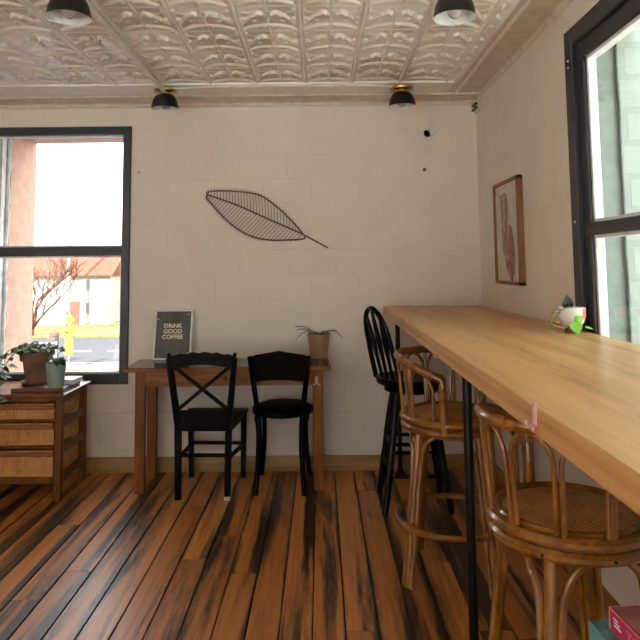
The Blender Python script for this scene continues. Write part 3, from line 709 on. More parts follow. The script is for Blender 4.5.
# ------------------------------------------------------------------ rattan stools
def rattan(name, loc, rz, lrz, zs, zr, label, zf=.25):
    t = thing(name, label, 'stool', (loc[0], loc[1], 0), rz, 'amber rattan bar stools with low hooped backs')
    rad = .218; lo = math.degrees(lrz-rz)
    def pol(a, r, z): return Vector((r*math.cos(R(a)), r*math.sin(R(a)), z))
    # seat: cane disc, inner rim, two thick hoops and a smaller one beneath
    b = MB(); b.lathe([(0, zs-.03), (.185, zs-.03), (.188, zs-.006), (.17, zs+.001), (.1, zs+.006), (0, zs+.008)], n=48, cap=False); b.build('seat', M_cane, t)
    b = MB(); b.tube([pol(k*7.5, .197, zs-.004) for k in range(48)], .0125, 10, closed=True); b.build('seat_rim', M_rattanr, t)
    b = MB()
    b.tube([pol(k*7.5, rad, zs-.017) for k in range(48)], .0185, 10, closed=True)
    b.tube([pol(k*7.5, rad-.004, zs-.053) for k in range(48)], .0185, 10, closed=True)
    b.tube([pol(k*7.5, rad-.05, zs-.078) for k in range(48)], .014, 10, closed=True)
    b.lathe([(0, zs-.072), (.18, zs-.072), (.18, zs-.05), (0, zs-.05)], n=32, cap=False)
    sf = b.build('seat_frame', M_rattanr, t)
    b = MB()
    for k in range(8): b.lathe([(.0042, 0), (.0042, .003)], n=8, M=Matrix.Translation(pol(22+k*45, rad+.0135, zs-.053)) @ Matrix.Rotation(R(22+k*45), 4, 'Z') @ Matrix.Rotation(PI/2, 4, 'Y'))
    b.build('nail', M_black, sf)
    # legs: thick pole with slimmer rods beside it that arch under the seat
    zt = zs-.07
    for k in range(4):
        a = 45+90*k+lo
        top = pol(a, .185, zt); bot = pol(a, .268, 0)
        d = (bot-top)
        b = MB(); b.tube([top+d*s for s in (0, .3, .6, 1)], [.0185, .0185, .019, .019], 12); lg = b.build('leg', M_rattan, t)
        for sgn in (-1, 1):
            tang = pol(a+90*sgn, 1, 0)
            off = tang*.026
            def lg_(q): return top.lerp(bot, q)
            p = [lg_(1)+off, lg_(.7)+off, lg_(.42)+off, lg_(.26)+off*1.05, lg_(.15)+off*1.3, lg_(.07)+tang*.052, pol(a+25*sgn, .182, zt-.012), pol(a+37*sgn, .174, zt-.002)]
            b = MB(); b.tube(spline(p, 6), .0105, 8); b.build('brace', M_rattan, lg)
    rf = .185+(.268-.185)*(1-zf/zt)
    b = MB(); b.tube([pol(k*7.5, rf+.024, zf) for k in range(48)], .0145, 10, closed=True); fr = b.build('foot_ring', M_rattanr, t)
    for k in range(4):
        a = 45+90*k+lo; b = MB()
        q = [pol(a+da, rf+.024, zf) for da in (-7, -6.7, -3, 0, 3, 6.7, 7)]
        b.tube(q, [.0145, .0185, .019, .019, .019, .0185, .0145], 12); b.build('binding', M_wrap, fr)
    # back rail: hoop round the back (towards -x), arms dropping to the seat
    def hoop(a):        # a from -1..1
        ang = 180+a*104; e = abs(a)
        z = zr-.02-.07*max(0, (e-.35)/.65)**1.5
        return pol(ang, rad+.008+.022*(1-e), z)
    pts = [hoop(-1+2*k/40) for k in range(41)]
    def arm(a):
        p = hoop(a); s = 1 if a > 0 else -1
        return [p+pol(180+s*104+s*90, .022, -.014), pol(180+s*110, rad+.010, p.z-.05), pol(180+s*110, rad+.004, (p.z+zs)/2), pol(180+s*110, rad, zs-.06)]
    full = list(reversed(arm(-1))) + pts + arm(1)
    b = MB(); b.tube(spline(full, 2), .0185, 12); rl = b.build('back_rail', M_rattan, t)
    for a in (-.92, -.5, 0, .5, .92):
        p = hoop(a); q = (hoop(a+.01)-hoop(a-.01)).normalized(); b = MB()
        b.tube([p-q*.016, p-q*.015, p+q*.015, p+q*.016], [.015, .0208, .0208, .015], 14); b.build('binding', M_wrap, rl)
    for s in (-1, 1):
        zz = hoop(1).z-.07; b = MB(); b.tube([pol(180+s*110, rad+.009, zz-.016), pol(180+s*110, rad+.009, zz-.015), pol(180+s*110, rad+.009, zz+.015), pol(180+s*110, rad+.009, zz+.016)], [.015, .0208, .0208, .015], 14); b.build('binding', M_wrap, rl)
    # slim inverted-U rods between seat hoop and rail
    edges = [-.97+1.94*k/6 for k in range(7)]
    for k in range(6):
        a0, a1 = edges[k]+.022, edges[k+1]-.022; am = (a0+a1)/2
        def fp(a, h):
            p = hoop(a); base = pol(180+a*104, rad, zs-.012); return base.lerp(p, h)
        pp = [fp(a0, 0), fp(a0, .3), fp(a0, .6)] + [Vector(fp(am+(a0-am)*math.cos(q), .62+.33*math.sin(q))) for q in [PI*i/12 for i in range(1, 12)]] + [fp(a1, .6), fp(a1, .3), fp(a1, 0)]
        b = MB(); b.tube(spline(pp, 2), .0074, 8); b.build('hoop_rod', M_rattan, t)
    for a in (edges[2], edges[5]):
        b = MB(); b.tube([pol(180+a*104, rad, zs-.012), pol(180+a*104, rad, zs-.012).lerp(hoop(a), .96)], .0095, 8); b.build('back_spindle', M_rattan, t)
    return t
rattan('rattan_stool', (.604, 3.10), R(-38), R(-15), .725, 1.005, 'amber rattan bar stool with complete foot ring in view, behind the front pipe leg')
rattan('rattan_stool', (.712, 1.93), R(31), R(10), .712, 1.005, 'nearest amber rattan bar stool, seat tucked under the counter at lower right', .19)

# ------------------------------------------------------------------ black swivel stool
def black_stool():
    t = thing('black_stool', 'black painted swivel bar stool with spindle back, in the far corner by the counter', 'stool', (.545, 3.96, 0))
    zs = .742
    ls = [((-.10, -.10), (-.19, -.18)), ((.10, -.10), (.19, -.17)), ((-.10, .10), (-.19, .17)), ((.10, .10), (.19, .17))]
    def on(l, z):
        (a, c), (d, e) = l; s = 1-z/.665; return Vector((a+(d-a)*s, c+(e-c)*s, z))
    for l in ls:
        b = MB(); b.tube([on(l, z) for z in (.67, .53, .40, .3, .22, .12, 0)], [.017, .021, .024, .021, .024, .021, .017], 12); b.build('leg', M_black, t)
    for z, (i, j) in ((.20, (0, 1)), (.43, (0, 1)), (.25, (2, 3)), (.30, (2, 3)), (.23, (0, 2)), (.36, (0, 2)), (.23, (1, 3)), (.36, (1, 3))):
        p, q = on(ls[i], z), on(ls[j], z); b = MB(); b.tube([p, p.lerp(q, .2), p.lerp(q, .5), p.lerp(q, .8), q], [.008, .011, .013, .011, .008], 8); b.build('stretcher', M_black, t)
    b = MB(); b.lathe([(0, .658), (.15, .658), (.165, .664), (.165, .682), (.155, .688), (0, .688)], n=36, cap=False); b.build('swivel_plate', M_black, t)
    th = R(23); fx = Vector((math.cos(th), math.sin(th), 0)); fy = Vector((-math.sin(th), math.cos(th), 0))
    M = Matrix(((fx.x, fy.x, 0, -.005), (fx.y, fy.y, 0, .015), (0, 0, 1, 0), (0, 0, 0, 1)))
    out = [(.20*math.copysign(abs(math.cos(a))**.85, math.cos(a)), .205*math.copysign(abs(math.sin(a))**.85, math.sin(a))) for a in [2*PI*k/40 for k in range(40)]]
    b = MB(); n = 40; vs = []
    for s, z in ((.86, .694), (.97, .702), (1.0, .717), (1.0, .732), (.965, zs), (.6, zs-.008), (.25, zs-.01)):
        vs += [(x*s, y*s, z) for x, y in out]
    fs = [(i*n+k, i*n+(k+1) % n, (i+1)*n+(k+1) % n, (i+1)*n+k) for i in range(6) for k in range(n)] + [tuple(range(n-1, -1, -1)), tuple(6*n+k for k in range(n))]
    b.add(vs, fs, M); b.lathe([(0, .688), (.08, .688), (.08, .697), (0, .697)], n=20, cap=False); b.build('seat', M_black, t, smooth=50)
    # bow back
    def bk(y, z):            # leaning back
        return M @ Vector((-.158-(z-zs)*.245, y, z))
    pts = [bk(-.150, zs-.015), bk(-.148, zs+.12), bk(-.138, zs+.22)] + [bk(-.138*math.cos(q)**(1 if q < PI/2 else 1), zs+.22+.195*math.sin(q)) for q in [PI*i/14 for i in range(1, 14)]] + [bk(.138, zs+.22), bk(.148, zs+.12), bk(.150, zs-.015)]
    b = MB(); b.tube(spline(pts, 3), .0155, 10); b.build('back_bow', M_black, t)
    for y in (-.066, 0, .066):
        top = zs+.22+.195*math.sqrt(1-(y*1.25/.138)**2)-.004
        b = MB(); b.tube([bk(y, zs-.015), bk(y*1.08, zs+.12), bk(y*1.15, zs+.22), bk(y*1.25, top)], [.010, .011, .017, .008], 10); b.build('spindle', M_black, t)
black_stool()

# ------------------------------------------------------------------ wooden table with things on it
def table():
    t = thing('wooden_table', 'narrow orange oak table with black top against the white back wall', 'table', (-.595, 4.347, 0), R(1.7))
    b = MB(); zt = .775; xl, xr, y0, y1 = -.668, .648, -.205, .205
    b.box((xl, y0, zt-.024), (xr, y1, zt), .004); b.build('tabletop', M_table, t)
    b = MB(); b.box((xl+.012, y0+.014, zt-.004), (xr-.012, y1-.004, zt+.002), .001); b.build('top_inlay', M_tabtop, t)
    lx0, lx1, ly0, ly1 = -.597+.032, .597-.03, y0+.05, y1-.035
    for x in (lx0, lx1):
        for y in (ly0, ly1):
            b = MB(); b.bar((x, y, 0), (x, y, zt-.024), .058, .058, up=(0, 1, 0), w2=.06, d2=.06); b.build('leg', M_tablez, t)
    b = MB()
    b.box((lx0, ly0-.024, zt-.118), (lx1, ly0-.004, zt-.022)); b.box((lx0, ly1-.004, zt-.118), (lx1, ly1+.016, zt-.022))
    b.box((lx0-.02, ly0, zt-.118), (lx0, ly1, zt-.022)); b.box((lx1, ly0, zt-.118), (lx1+.02, ly1, zt-.022)); ap = b.build('apron', M_table, t, smooth=0)
    text_part('118', 'stencilled_number', .036, M_ink, ap, Matrix.Translation((-.046, ly0-.0247, zt-.070)) @ Matrix.Rotation(PI/2, 4, 'X'), .0006, 1.25, .0008)
table()
def poster():
    t = thing('framed_poster', 'silver framed dark poster reading drink good coffee, leaning on the wall', 'poster', (-1.03, 4.48, .778))
    tilt = Matrix.Rotation(R(1.5), 4, 'Z') @ Matrix.Rotation(R(-14), 4, 'X')
    w, h = .262, .342; fw = .012
    def pl(mb): 
        mb.v = [tuple(tilt @ Vector(v)) for v in mb.v]; return mb
    b = MB(); b.box((-w/2, -.016, 0), (-w/2+fw, 0, h), .002); b.box((w/2-fw, -.016, 0), (w/2, 0, h), .002); b.box((-w/2, -.016, h-fw*.7), (w/2, 0, h), .002); b.box((-w/2, -.016, 0), (w/2, 0, fw), .002)
    pl(b).build('frame', M_silver, t)
    b = MB(); b.box((-w/2+.006, -.009, .006), (w/2-.006, -.002, h-.006)); p = pl(b).build('print_sheet', M_photo, t, smooth=0)
    for k, s in enumerate(('DRINK', 'GOOD', 'COFFEE')):
        text_part(s, 'lettering', .040, M_glow, p, tilt @ Matrix.Translation((-.004, -.0095, .232-.038*k)) @ Matrix.Rotation(PI/2, 4, 'X'), .0008, 1.05, .0012)
    b = MB(); 
    for x, z in ((-w/2+.022, h-.062), (w/2-.03, h-.03)): b.lathe([(.0055, 0), (.0055, .004)], n=10, M=Matrix.Translation((x, -.0095, z)) @ Matrix.Rotation(PI/2, 4, 'X'))
    pl(b).build('tape_dot', M_white, p)
poster()
def strap_plant():
    t = thing('potted_plant', 'strap leaved plant in a brown wicker basket on the right end of the table', 'plant', (-.018, 4.505, .779))
    b = MB(); n = 40; vs = []; rows = 22
    for j in range(rows+1):
        z = .145*j/rows; r0 = .053+.018*j/rows
        for k in range(n):
            r = r0+.0022*math.sin(k*PI+j*PI)*1 + .0018*math.sin(k/n*2*PI*10)
            a = 2*PI*k/n; vs.append((r*math.cos(a), r*math.sin(a), z))
    b.add(vs, [(j*n+k, j*n+(k+1) % n, (j+1)*n+(k+1) % n, (j+1)*n+k) for j in range(rows) for k in range(n)] + [tuple(range(n-1, -1, -1))])
    b.tube([(.070*math.cos(q), .070*math.sin(q), .146) for q in [2*PI*i/28 for i in range(28)]], .0055, 8, closed=True); b.build('basket', M_wickd, t, smooth=60)
    b = MB(); b.lathe([(0, .118), (.062, .118), (.062, .124), (0, .128)], n=20, cap=False); b.build('soil', M_soil, t)
    b = MB()
    tips = [(-.150, -.02, .20, .21), (-.142, .02, .178, .19), (-.148, -.03, .118, .19), (.12, .01, .172, .18), (.155, -.02, .128, .195), (.02, -.06, .15, .16), (-.04, .05, .155, .17), (.07, .05, .15, .18), (.05, -.06, .12, .16), (-.07, -.05, .155, .175)]
    for x, y, z, top in tips:
        p = bez((x*.08, y*.3, .125), (x*.3, y*.5, top-.01), (x*.65, y*.8, top), (x, y, z), 10)
        wd = [.006, .008, .0095, .010, .010, .0095, .009, .0075, .006, .004, .0012]
        vs = []
        side = Vector((-y, x, 0)).normalized()
        for q, w_ in zip(p, wd): vs += [q-side*w_, q+Vector((0, 0, -.003)), q+side*w_]
        b.add(vs, [(i*3+k, i*3+k+1, i*3+k+4, i*3+k+3) for i in range(10) for k in range(2)])
    t.scale = (1.07, 1.07, 1.09)
    o = b.build('foliage', M_leafd, t); md = o.modifiers.new('s', 'SOLIDIFY'); md.thickness = .0012
strap_plant()

# ------------------------------------------------------------------ chairs
def cross_chair():
    t = thing('cross_back_chair', 'black wooden chair with an X shaped back, worn white on its feet', 'chair', (-.722, 4.25, 0), R(-3))
    # local: facing +y; back at -y
    yb = -.20; yf = .215
    for s in (-1, 1):
        b = MB(); b.bar((s*.152, yb-.005, 0), (s*.158, yb, .44), .034, .034, up=(0, 1, 0), w2=.038, d2=.038)
        b.bar((s*.158, yb, .44), (s*.204, yb-.055, .855), .038, .036, up=(0, 1, 0), w2=.032, d2=.026)
        b.lathe([(.012, 0), (.008, .012), (.013, .022), (.009, .034), (.002, .038)], c=(s*.205, yb-.056, .853), n=12)
        lg = b.build('back_leg', M_blackchair, t)
        b = MB(); b.bar((s*.152, yb-.005, -.0), (s*.1522, yb-.005, .024), .0354, .0354, up=(0, 1, 0)); b.build('worn_foot', M_worn if s > 0 else M_blackchair, lg)
        b = MB(); b.bar((s*.176, yf, 0), (s*.182, yf-.01, .435), .030, .030, up=(0, 1, 0), w2=.036, d2=.036); b.build('front_leg', M_blackchair, t)
        b = MB(); b.bar((s*.153, yb, .245), (s*.177, yf, .215), .018, .022); b.build('stretcher', M_blackchair, t)
    for z, y in ((.262, yb), (.225, yf), (.17, yf-.0)):
        if z == .17: continue
        b = MB(); b.bar((-.16, y, z), (.16, y, z), .018, .02); b.build('stretcher', M_blackchair, t)
    # seat with apron
    b = MB()
    out = [(-.175, yb-.02), (.175, yb-.02), (.205, yf+.03), (-.205, yf+.03)]
    b.prism(out, .426, .450, 'z'); b.build('seat', M_blackchair, t)
    b = MB(); b.bar((-.16, yb, .418), (.16, yb, .418), .02, .02); b.bar((-.18, yf-.01, .412), (.18, yf-.01, .412), .02, .03)
    for s in (-1, 1): b.bar((s*.158, yb, .414), (s*.182, yf, .412), .02, .028)
    b.build('seat_frame', M_blackchair, t, smooth=0)
    # crest rail, scalloped along its top
    def yy(z): return yb-.055*(z-.44)/.415
    xs = [(-1+2*k/36) for k in range(37)]
    top = [(x*.203, .868+.024*math.cos(x*PI/2)**.8+.003*math.sin(x*17)) for x in xs]
    bot = [(x*.196, .795+.022*math.cos(x*PI/2)) for x in reversed(xs)]
    b = MB(); b.prism(top+bot, yy(.84)-.010, yy(.84)+.010, 'y'); cr = b.build('crest_rail', M_blackchair, t, smooth=25)
    b = MB()
    for k in range(14):
        x = -.13+.02*k+random.uniform(-.006, .006); zz = .868+.024*math.cos(x/.195*PI/2)**.8
        b.box((x, yy(.84)-.0095, zz-.004), (x+random.uniform(.006, .016), yy(.84)+.006, zz+.0025), .001)
    b.build('worn_paint', M_worn, cr)
    b = MB(); b.bar((-.165, yy(.51), .513), (.165, yy(.51), .513), .02, .04); b.build('back_rail', M_blackchair, t, smooth=0)
    for s in (-1, 1):
        b = MB(); b.bar((s*-.187, yy(.80)+s*.003, .815), (s*.155, yy(.545)+s*.003, .54), .014, .022); b.build('cross_bar', M_blackchair, t, smooth=0)
cross_chair()
def bent_chair():
    t = thing('bentwood_chair', 'black bentwood chair with a solid curved back panel and round seat', 'chair', (-.258, 4.32, 0), R(-2))
    yb = -.185
    for s in (-1, 1):
        pts = [(s*.152, yb-.03, 0), (s*.142, yb-.005, .15), (s*.135, yb+.01, .30), (s*.140, yb+.01, .45), (s*.158, yb-.01, .62), (s*.176, yb-.035, .76), (s*.186, yb-.05, .85)]
        b = MB(); b.tube(spline(pts, 5), [.017]*8+[.0185]*10+[.017]*8+[.015]*5, 10); b.build('back_leg', M_blackchair, t)
        pts = [(s*.165, .18, 0), (s*.148, .165, .15), (s*.140, .15, .3), (s*.145, .14, .455)]
        b = MB(); b.tube(spline(pts, 5), .0165, 10); b.build('front_leg', M_blackchair, t)
        pts = [(s*.142, yb+.01, .33), (s*.155, yb+.06, .40), (s*.17, yb+.11, .44), (s*.165, .06, .44), (s*.15, .12, .40), (s*.143, .14, .33)]
        b = MB(); b.tube(spline(pts, 5), .009, 8); b.build('brace', M_blackchair, t)
    zs = .492
    def ring(s, z): return [(.195*s*math.cos(q)*(1 if math.sin(q) < 0 else 1.02), .205*s*math.sin(q)-.005, z) for q in [2*PI*k/36 for k in range(36)]]
    b = MB(); vs = []
    lay = ((.9, zs-.036), (1, zs-.03), (1.02, zs-.015), (1, zs), (.93, zs+.005), (.85, zs+.002))
    for s, z in lay: vs += ring(s, z)
    n = 36; fs = [(i*n+k, i*n+(k+1) % n, (i+1)*n+(k+1) % n, (i+1)*n+k) for i in range(len(lay)-1) for k in range(n)] + [tuple(range(n-1, -1, -1)), tuple((len(lay)-1)*n+k for k in range(n))]
    b.add(vs, fs); st = b.build('seat_frame', M_blackchair, t, smooth=50)
    b = MB(); vs = []
    lay = ((.9, zs-.002), (.88, zs+.012), (.78, zs+.022), (.5, zs+.030), (.2, zs+.032))
    for s, z in lay: vs += ring(s, z)
    fs = [(i*n+k, i*n+(k+1) % n, (i+1)*n+(k+1) % n, (i+1)*n+k) for i in range(len(lay)-1) for k in range(n)] + [tuple(range(n-1, -1, -1)), tuple((len(lay)-1)*n+k for k in range(n))]
    b.add(vs, fs); b.build('seat_pad', M_blackchair, t, smooth=60)
    # curved back panel
    nu = 20
    vs = []
    for side in (0, 1):
        for k in range(nu+1):
            x = -1+2*k/nu
            cy = -.050-.028*math.cos(x*PI/2)+yb+.02-(.012 if side == 0 else 0)
            topz = .853+.034*(1-abs(x))**1.1-.02*max(0, abs(x)-.8)/.2
            botz = .686+.018*math.cos(x*PI/2)
            hw_t, hw_b = .195, .172
            vs += [(x*hw_b, cy+.022, botz), (x*(hw_b+hw_t)/2, cy+.011, (botz+topz)/2), (x*hw_t, cy, topz)]
    o = 3*(nu+1); fs = []
    for k in range(nu):
        for r in range(2):
            a = k*3+r; fs.append((a, a+3, a+4, a+1)); fs.append((o+a, o+a+1, o+a+4, o+a+3))
        fs.append((k*3+2, k*3+5, o+k*3+5, o+k*3+2)); fs.append((k*3, o+k*3, o+k*3+3, k*3+3))
    for r in range(2):
        fs.append((r, r+1, o+r+1, o+r)); a = nu*3+r; fs.append((a, o+a, o+a+1, a+1))
    b = MB(); b.add(vs, fs); b.build('back_panel', M_blackchair, t, smooth=50)
bent_chair()

# ------------------------------------------------------------------ wicker drawer cabinet and plants
def cabinet():
    x0, x1, y0, y1 = -2.30, -1.600, 4.03, 4.46
    t = thing('drawer_cabinet', 'brown wooden cabinet with three wicker basket drawers under the left window', 'cabinet', ((x0+x1)/2, y0+.2, 0))
    T = Vector((t.location.x, t.location.y, 0))
    def L(p): return (p[0]-T.x, p[1]-T.y, p[2])
    zt = .645
    b = MB(); b.box(L((x0-.02, y0-.02, zt-.02)), L((x1+.018, y1+.02, zt)), .005); b.build('cabinet_top', M_cabx, t)
    b = MB()
    lw = .042
    for x, y in ((x0, y0), (x1-lw, y0), (x0, y1-lw), (x1-lw, y1-lw)):
        b = MB(); b.box(L((x, y, 0)), L((x+lw, y+lw, zt-.02)), .003); b.build('leg', M_cab, t)
    b = MB()
    for z0, z1 in ((.595, .626), (.478, .49), (.315, .33), (.105, .145)):
        b.box(L((x0+lw, y0+.004, z0)), L((x1-lw, y0+.03, z1)), .002)
    for x in (x0+.006, x1-.024):
        for z0, z1 in ((.585, .626), (.43, .475), (.27, .315), (.11, .16)): b.box(L((x, y0+lw, z0)), L((x+.018, y1-lw, z1)), .002)
    b.box(L((x0+lw, y1-.03, .1)), L((x1-lw, y1-.012, .14))); b.box(L((x0+lw, y1-.03, .58)), L((x1-lw, y1-.012, .626)))
    # little curved knees under the side rail
    for y, s in ((y0+lw, 1), (y1-lw, -1)):
        b.prism([(y-T.y, .11), (y-T.y, .05)] + [(y-T.y+s*.07*(1-math.cos(q)), .05+.06*math.sin(q)) for q in [PI/2*k/6 for k in range(1, 7)]], x1-.024-T.x, x1-.006-T.x, 'x')
    b.build('body_frame', M_cab, t, smooth=20)
    tops = [(.592, .492), (.474, .335), (.311, .148)]
    for zt_, zb_ in tops:
        d = thing('drawer', '', '', (0, 0, 0)); del d['label']; del d['category']; d.parent = t
        wx0, wx1 = x0+lw+.006, x1-lw-.006
        b = MB(); hb = zt_-.028
        # woven basket: front, right and left sides with a modelled weave
        def wv(s, z): 
            k = s/.0105; r = z/.0065
            return .0034*abs(math.sin(k*PI))+.0012*math.sin(k*PI+(PI/2 if int(r) % 2 else 0))
        nU = int((wx1-wx0)/.004); nV = max(6, int((hb-zb_)/.00325))
        b.grid(lambda a, c: L((wx0+(wx1-wx0)*a, y0+.002-wv((wx1-wx0)*a, zb_+(hb-zb_)*c)+.006*(1-c), zb_+(hb-zb_)*c)), nU, nV)
        nU = int((y1-y0-.06)/.004)
        for x, s in ((wx1+.008, 1), (wx0-.008, -1)):
            b.grid(lambda a, c: L((x+s*wv((y1-y0)*a, zb_+(hb-zb_)*c), y0+.02+(y1-y0-.06)*a, zb_+(hb-zb_)*c)), nU, nV)
        b.box(L((wx0, y0+.012, zb_)), L((wx1, y1-.04, zb_+.006))); b.box(L((wx0, y1-.048, zb_)), L((wx1, y1-.04, hb)))
        b.box(L((wx0, y0+.012, zb_)), L((wx0+.006, y1-.04, hb))); b.box(L((wx1-.006, y0+.012, zb_)), L((wx1, y1-.04, hb))); b.box(L((wx0, y0+.010, zb_)), L((wx1, y0+.016, hb)))
        b.build('basket', M_wick, d, smooth=60)
        b = MB(); pts = [(wx0+(wx1-wx0)*k/30, y0-.003, zt_-.012+.002*math.sin(k*2.1)) for k in range(31)]
        b.tube([L(p) for p in pts], .0065, 6)
        b.build('basket_rim', M_wick, d)
        b = MB(); b.box(L((wx0, y0-.012, zt_-.042)), L((wx1, y0+.006, zt_-.010)), .005); hl = b.build('drawer_rail', M_rail, d)
        for k in (.30, .52, .70):
            b = MB(); b.lathe([(.0045, 0), (.004, .004), (.001, .005)], n=10, M=Matrix.Translation(L((wx0+(wx1-wx0)*k, y0-.010, zt_-.025))) @ Matrix.Rotation(PI/2, 4, 'X')); b.build('nail', M_brass, d)
cabinet()
ZCAB = .645
def leafshape(b, p, d, up, ln, wd, fold=.25, droop=.3):
    """heart-shaped leaf starting at p along d"""
    d = Vector(d).normalized(); s = d.cross(Vector(up)).normalized(); n = s.cross(d).normalized()
    vs = []; N = 8
    prof = [.0, .62, .95, 1.0, .92, .75, .52, .26, .0]
    for i in range(N+1):
        u = i/N; c = Vector(p)+d*ln*u-n*droop*ln*u*u
        w = wd*prof[i]/2
        vs += [c-s*w+n*w*fold, c, c+s*w+n*w*fold]
    b.add(vs, [(i*3+k, i*3+k+1, i*3+k+4, i*3+k+3) for i in range(N) for k in range(2)])
def board_and_book():
    b = MB(); b.box((-.165, -.125, 0), (.165, .165, .022), .003)
    t = b.build('wooden_board', M_tray, loc=(-1.785, 4.215, ZCAB)); tag(t, 'flat red-brown wooden board on the cabinet under the plant pots', 'board')
    t = thing('book', 'closed pale book lying on the wooden board behind the sage green pot', 'book', (-1.662, 4.30, ZCAB+.022), R(-4))
    b = MB(); b.box((-.055, -.075, .003), (.053, .075, .024)); b.build('pages', M_paper, t, smooth=0)
    b = MB(); b.box((-.058, -.078, 0), (.058, .078, .003), .001); b.box((-.058, -.078, .024), (.058, .078, .027), .001); b.box((-.060, -.078, 0), (-.056, .078, .027), .001); b.build('cover', M_bookc, t)
board_and_book()
ZBD = ZCAB+.022
def pothos():
    t = thing('potted_pothos', 'trailing variegated pothos in a terracotta pot on the cabinet', 'plant', (-1.868, 4.262, ZBD+.0005))
    b = MB(); b.lathe([(0, 0), (.076, 0), (.084, .004), (.088, .022), (.082, .022), (.076, .008), (0, .008)], n=32, cap=False); b.build('saucer', M_terra, t)
    b = MB(); b.lathe([(0, .008), (.062, .008), (.083, .148), (.086, .150), (.100, .152), (.104, .200), (.097, .203), (.092, .17), (0, .17)], n=36, cap=False); b.build('pot', M_terra, t)
    b = MB(); b.lathe([(0, .17), (.092, .17), (.085, .182), (0, .19)], n=24, cap=False); b.build('soil', M_soil, t)
    rnd = random.Random(11); st = MB(); lf = MB(); lv = MB()
    def vine(pts, n, big=1.0, var=.4):
        q = spline(pts, 6); st.tube(q, .0022, 5)
        for k in range(n):
            p = q[min(len(q)-1, int((k+.8)/n*(len(q)-1)))]
            a = rnd.uniform(0, 2*PI); d = Vector((math.cos(a), math.sin(a)*.8-.35, rnd.uniform(-.35, .35)))
            ln = rnd.uniform(.04, .062)*big; e = p+d.normalized()*.02
            st.tube([p, e], .0013, 4)
            leafshape(lv if rnd.random() < var else lf, e, d, (0, -.4, 1), ln, ln*.8, droop=rnd.uniform(.1, .5))
    # crown
    for k in range(16):
        a = rnd.uniform(0, 2*PI); r = rnd.uniform(.04, .115)
        vine([(0, 0, .18), (r*.5*math.cos(a), r*.5*math.sin(a), .23), (r*1.15*math.cos(a), r*1.0*math.sin(a), .225+rnd.uniform(-.01, .04))], 3, 1.1, .4)
    # trailing to the left and down over the cabinet edge
    vine([(0, 0, .18), (-.06, -.04, .235), (-.12, -.07, .20), (-.155, -.10, .13), (-.17, -.16, .06), (-.17, -.235, .02)], 10, 1.05, .25)
    vine([(0, 0, .18), (-.08, -.02, .225), (-.14, -.02, .19), (-.18, -.05, .12), (-.20, -.09, .05)], 9, 1.05, .2)
    vine([(-.15, -.25, .03), (-.13, -.278, -.02), (-.10, -.284, -.06), (-.055, -.284, -.075), (-.02, -.284, -.05)], 5, .9, .1)
    vine([(0, 0, .18), (-.09, -.05, .24), (-.15, -.10, .21), (-.175, -.14, .13), (-.17, -.2, .05), (-.16, -.268, .01)], 11, 1.1, .2)
    vine([(-.16, -.262, .02), (-.15, -.280, -.03), (-.12, -.284, -.07), (-.08, -.284, -.06)], 5, 1.0, .1)
    vine([(0, 0, .18), (.05, -.03, .23), (.11, -.05, .235), (.15, -.05, .225)], 5, .95, .2)
    st.build('stem', M_leaf, t)
    o = lf.build('foliage', M_leaf, t); o2 = lv.build('pale_foliage', M_leafv, t)
pothos()
def sage():
    t = thing('sage_planter', 'small plant in a sage green tapered pot beside the terracotta pot', 'plant', (-1.683, 4.128, ZBD+.0005))
    b = MB(); b.lathe([(0, 0), (.046, 0), (.049, .004), (.060, .135), (.062, .150), (.057, .152), (.053, .125), (0, .125)], n=32, cap=False); b.build('pot', M_teal, t)
    b = MB(); b.lathe([(0, .125), (.053, .125), (0, .132)], n=20, cap=False); b.build('soil', M_soil, t)
    st = MB(); lf = MB()
    for (x, y, z), d, ln in (((.038, -.045, .19), (.15, -.9, -.25), .085), ((.045, -.03, .17), (.6, -.7, -.4), .05), ((-.01, .0, .21), (-.6, -.5, .1), .045), ((.02, .02, .225), (.5, -.5, .1), .045), ((-.03, -.03, .19), (-.8, -.4, -.2), .045)):
        st.tube(bez((0, 0, .128), (x*.3, y*.3, z-.01), (x*.7, y*.7, z+.01), (x, y, z), 8), .0018, 5)
        leafshape(lf, (x, y, z), d, (0, -.7, .7), ln, ln*.9, droop=.3)
    st.build('stem', M_leaf, t); lf.build('foliage', M_leaf, t)
sage()

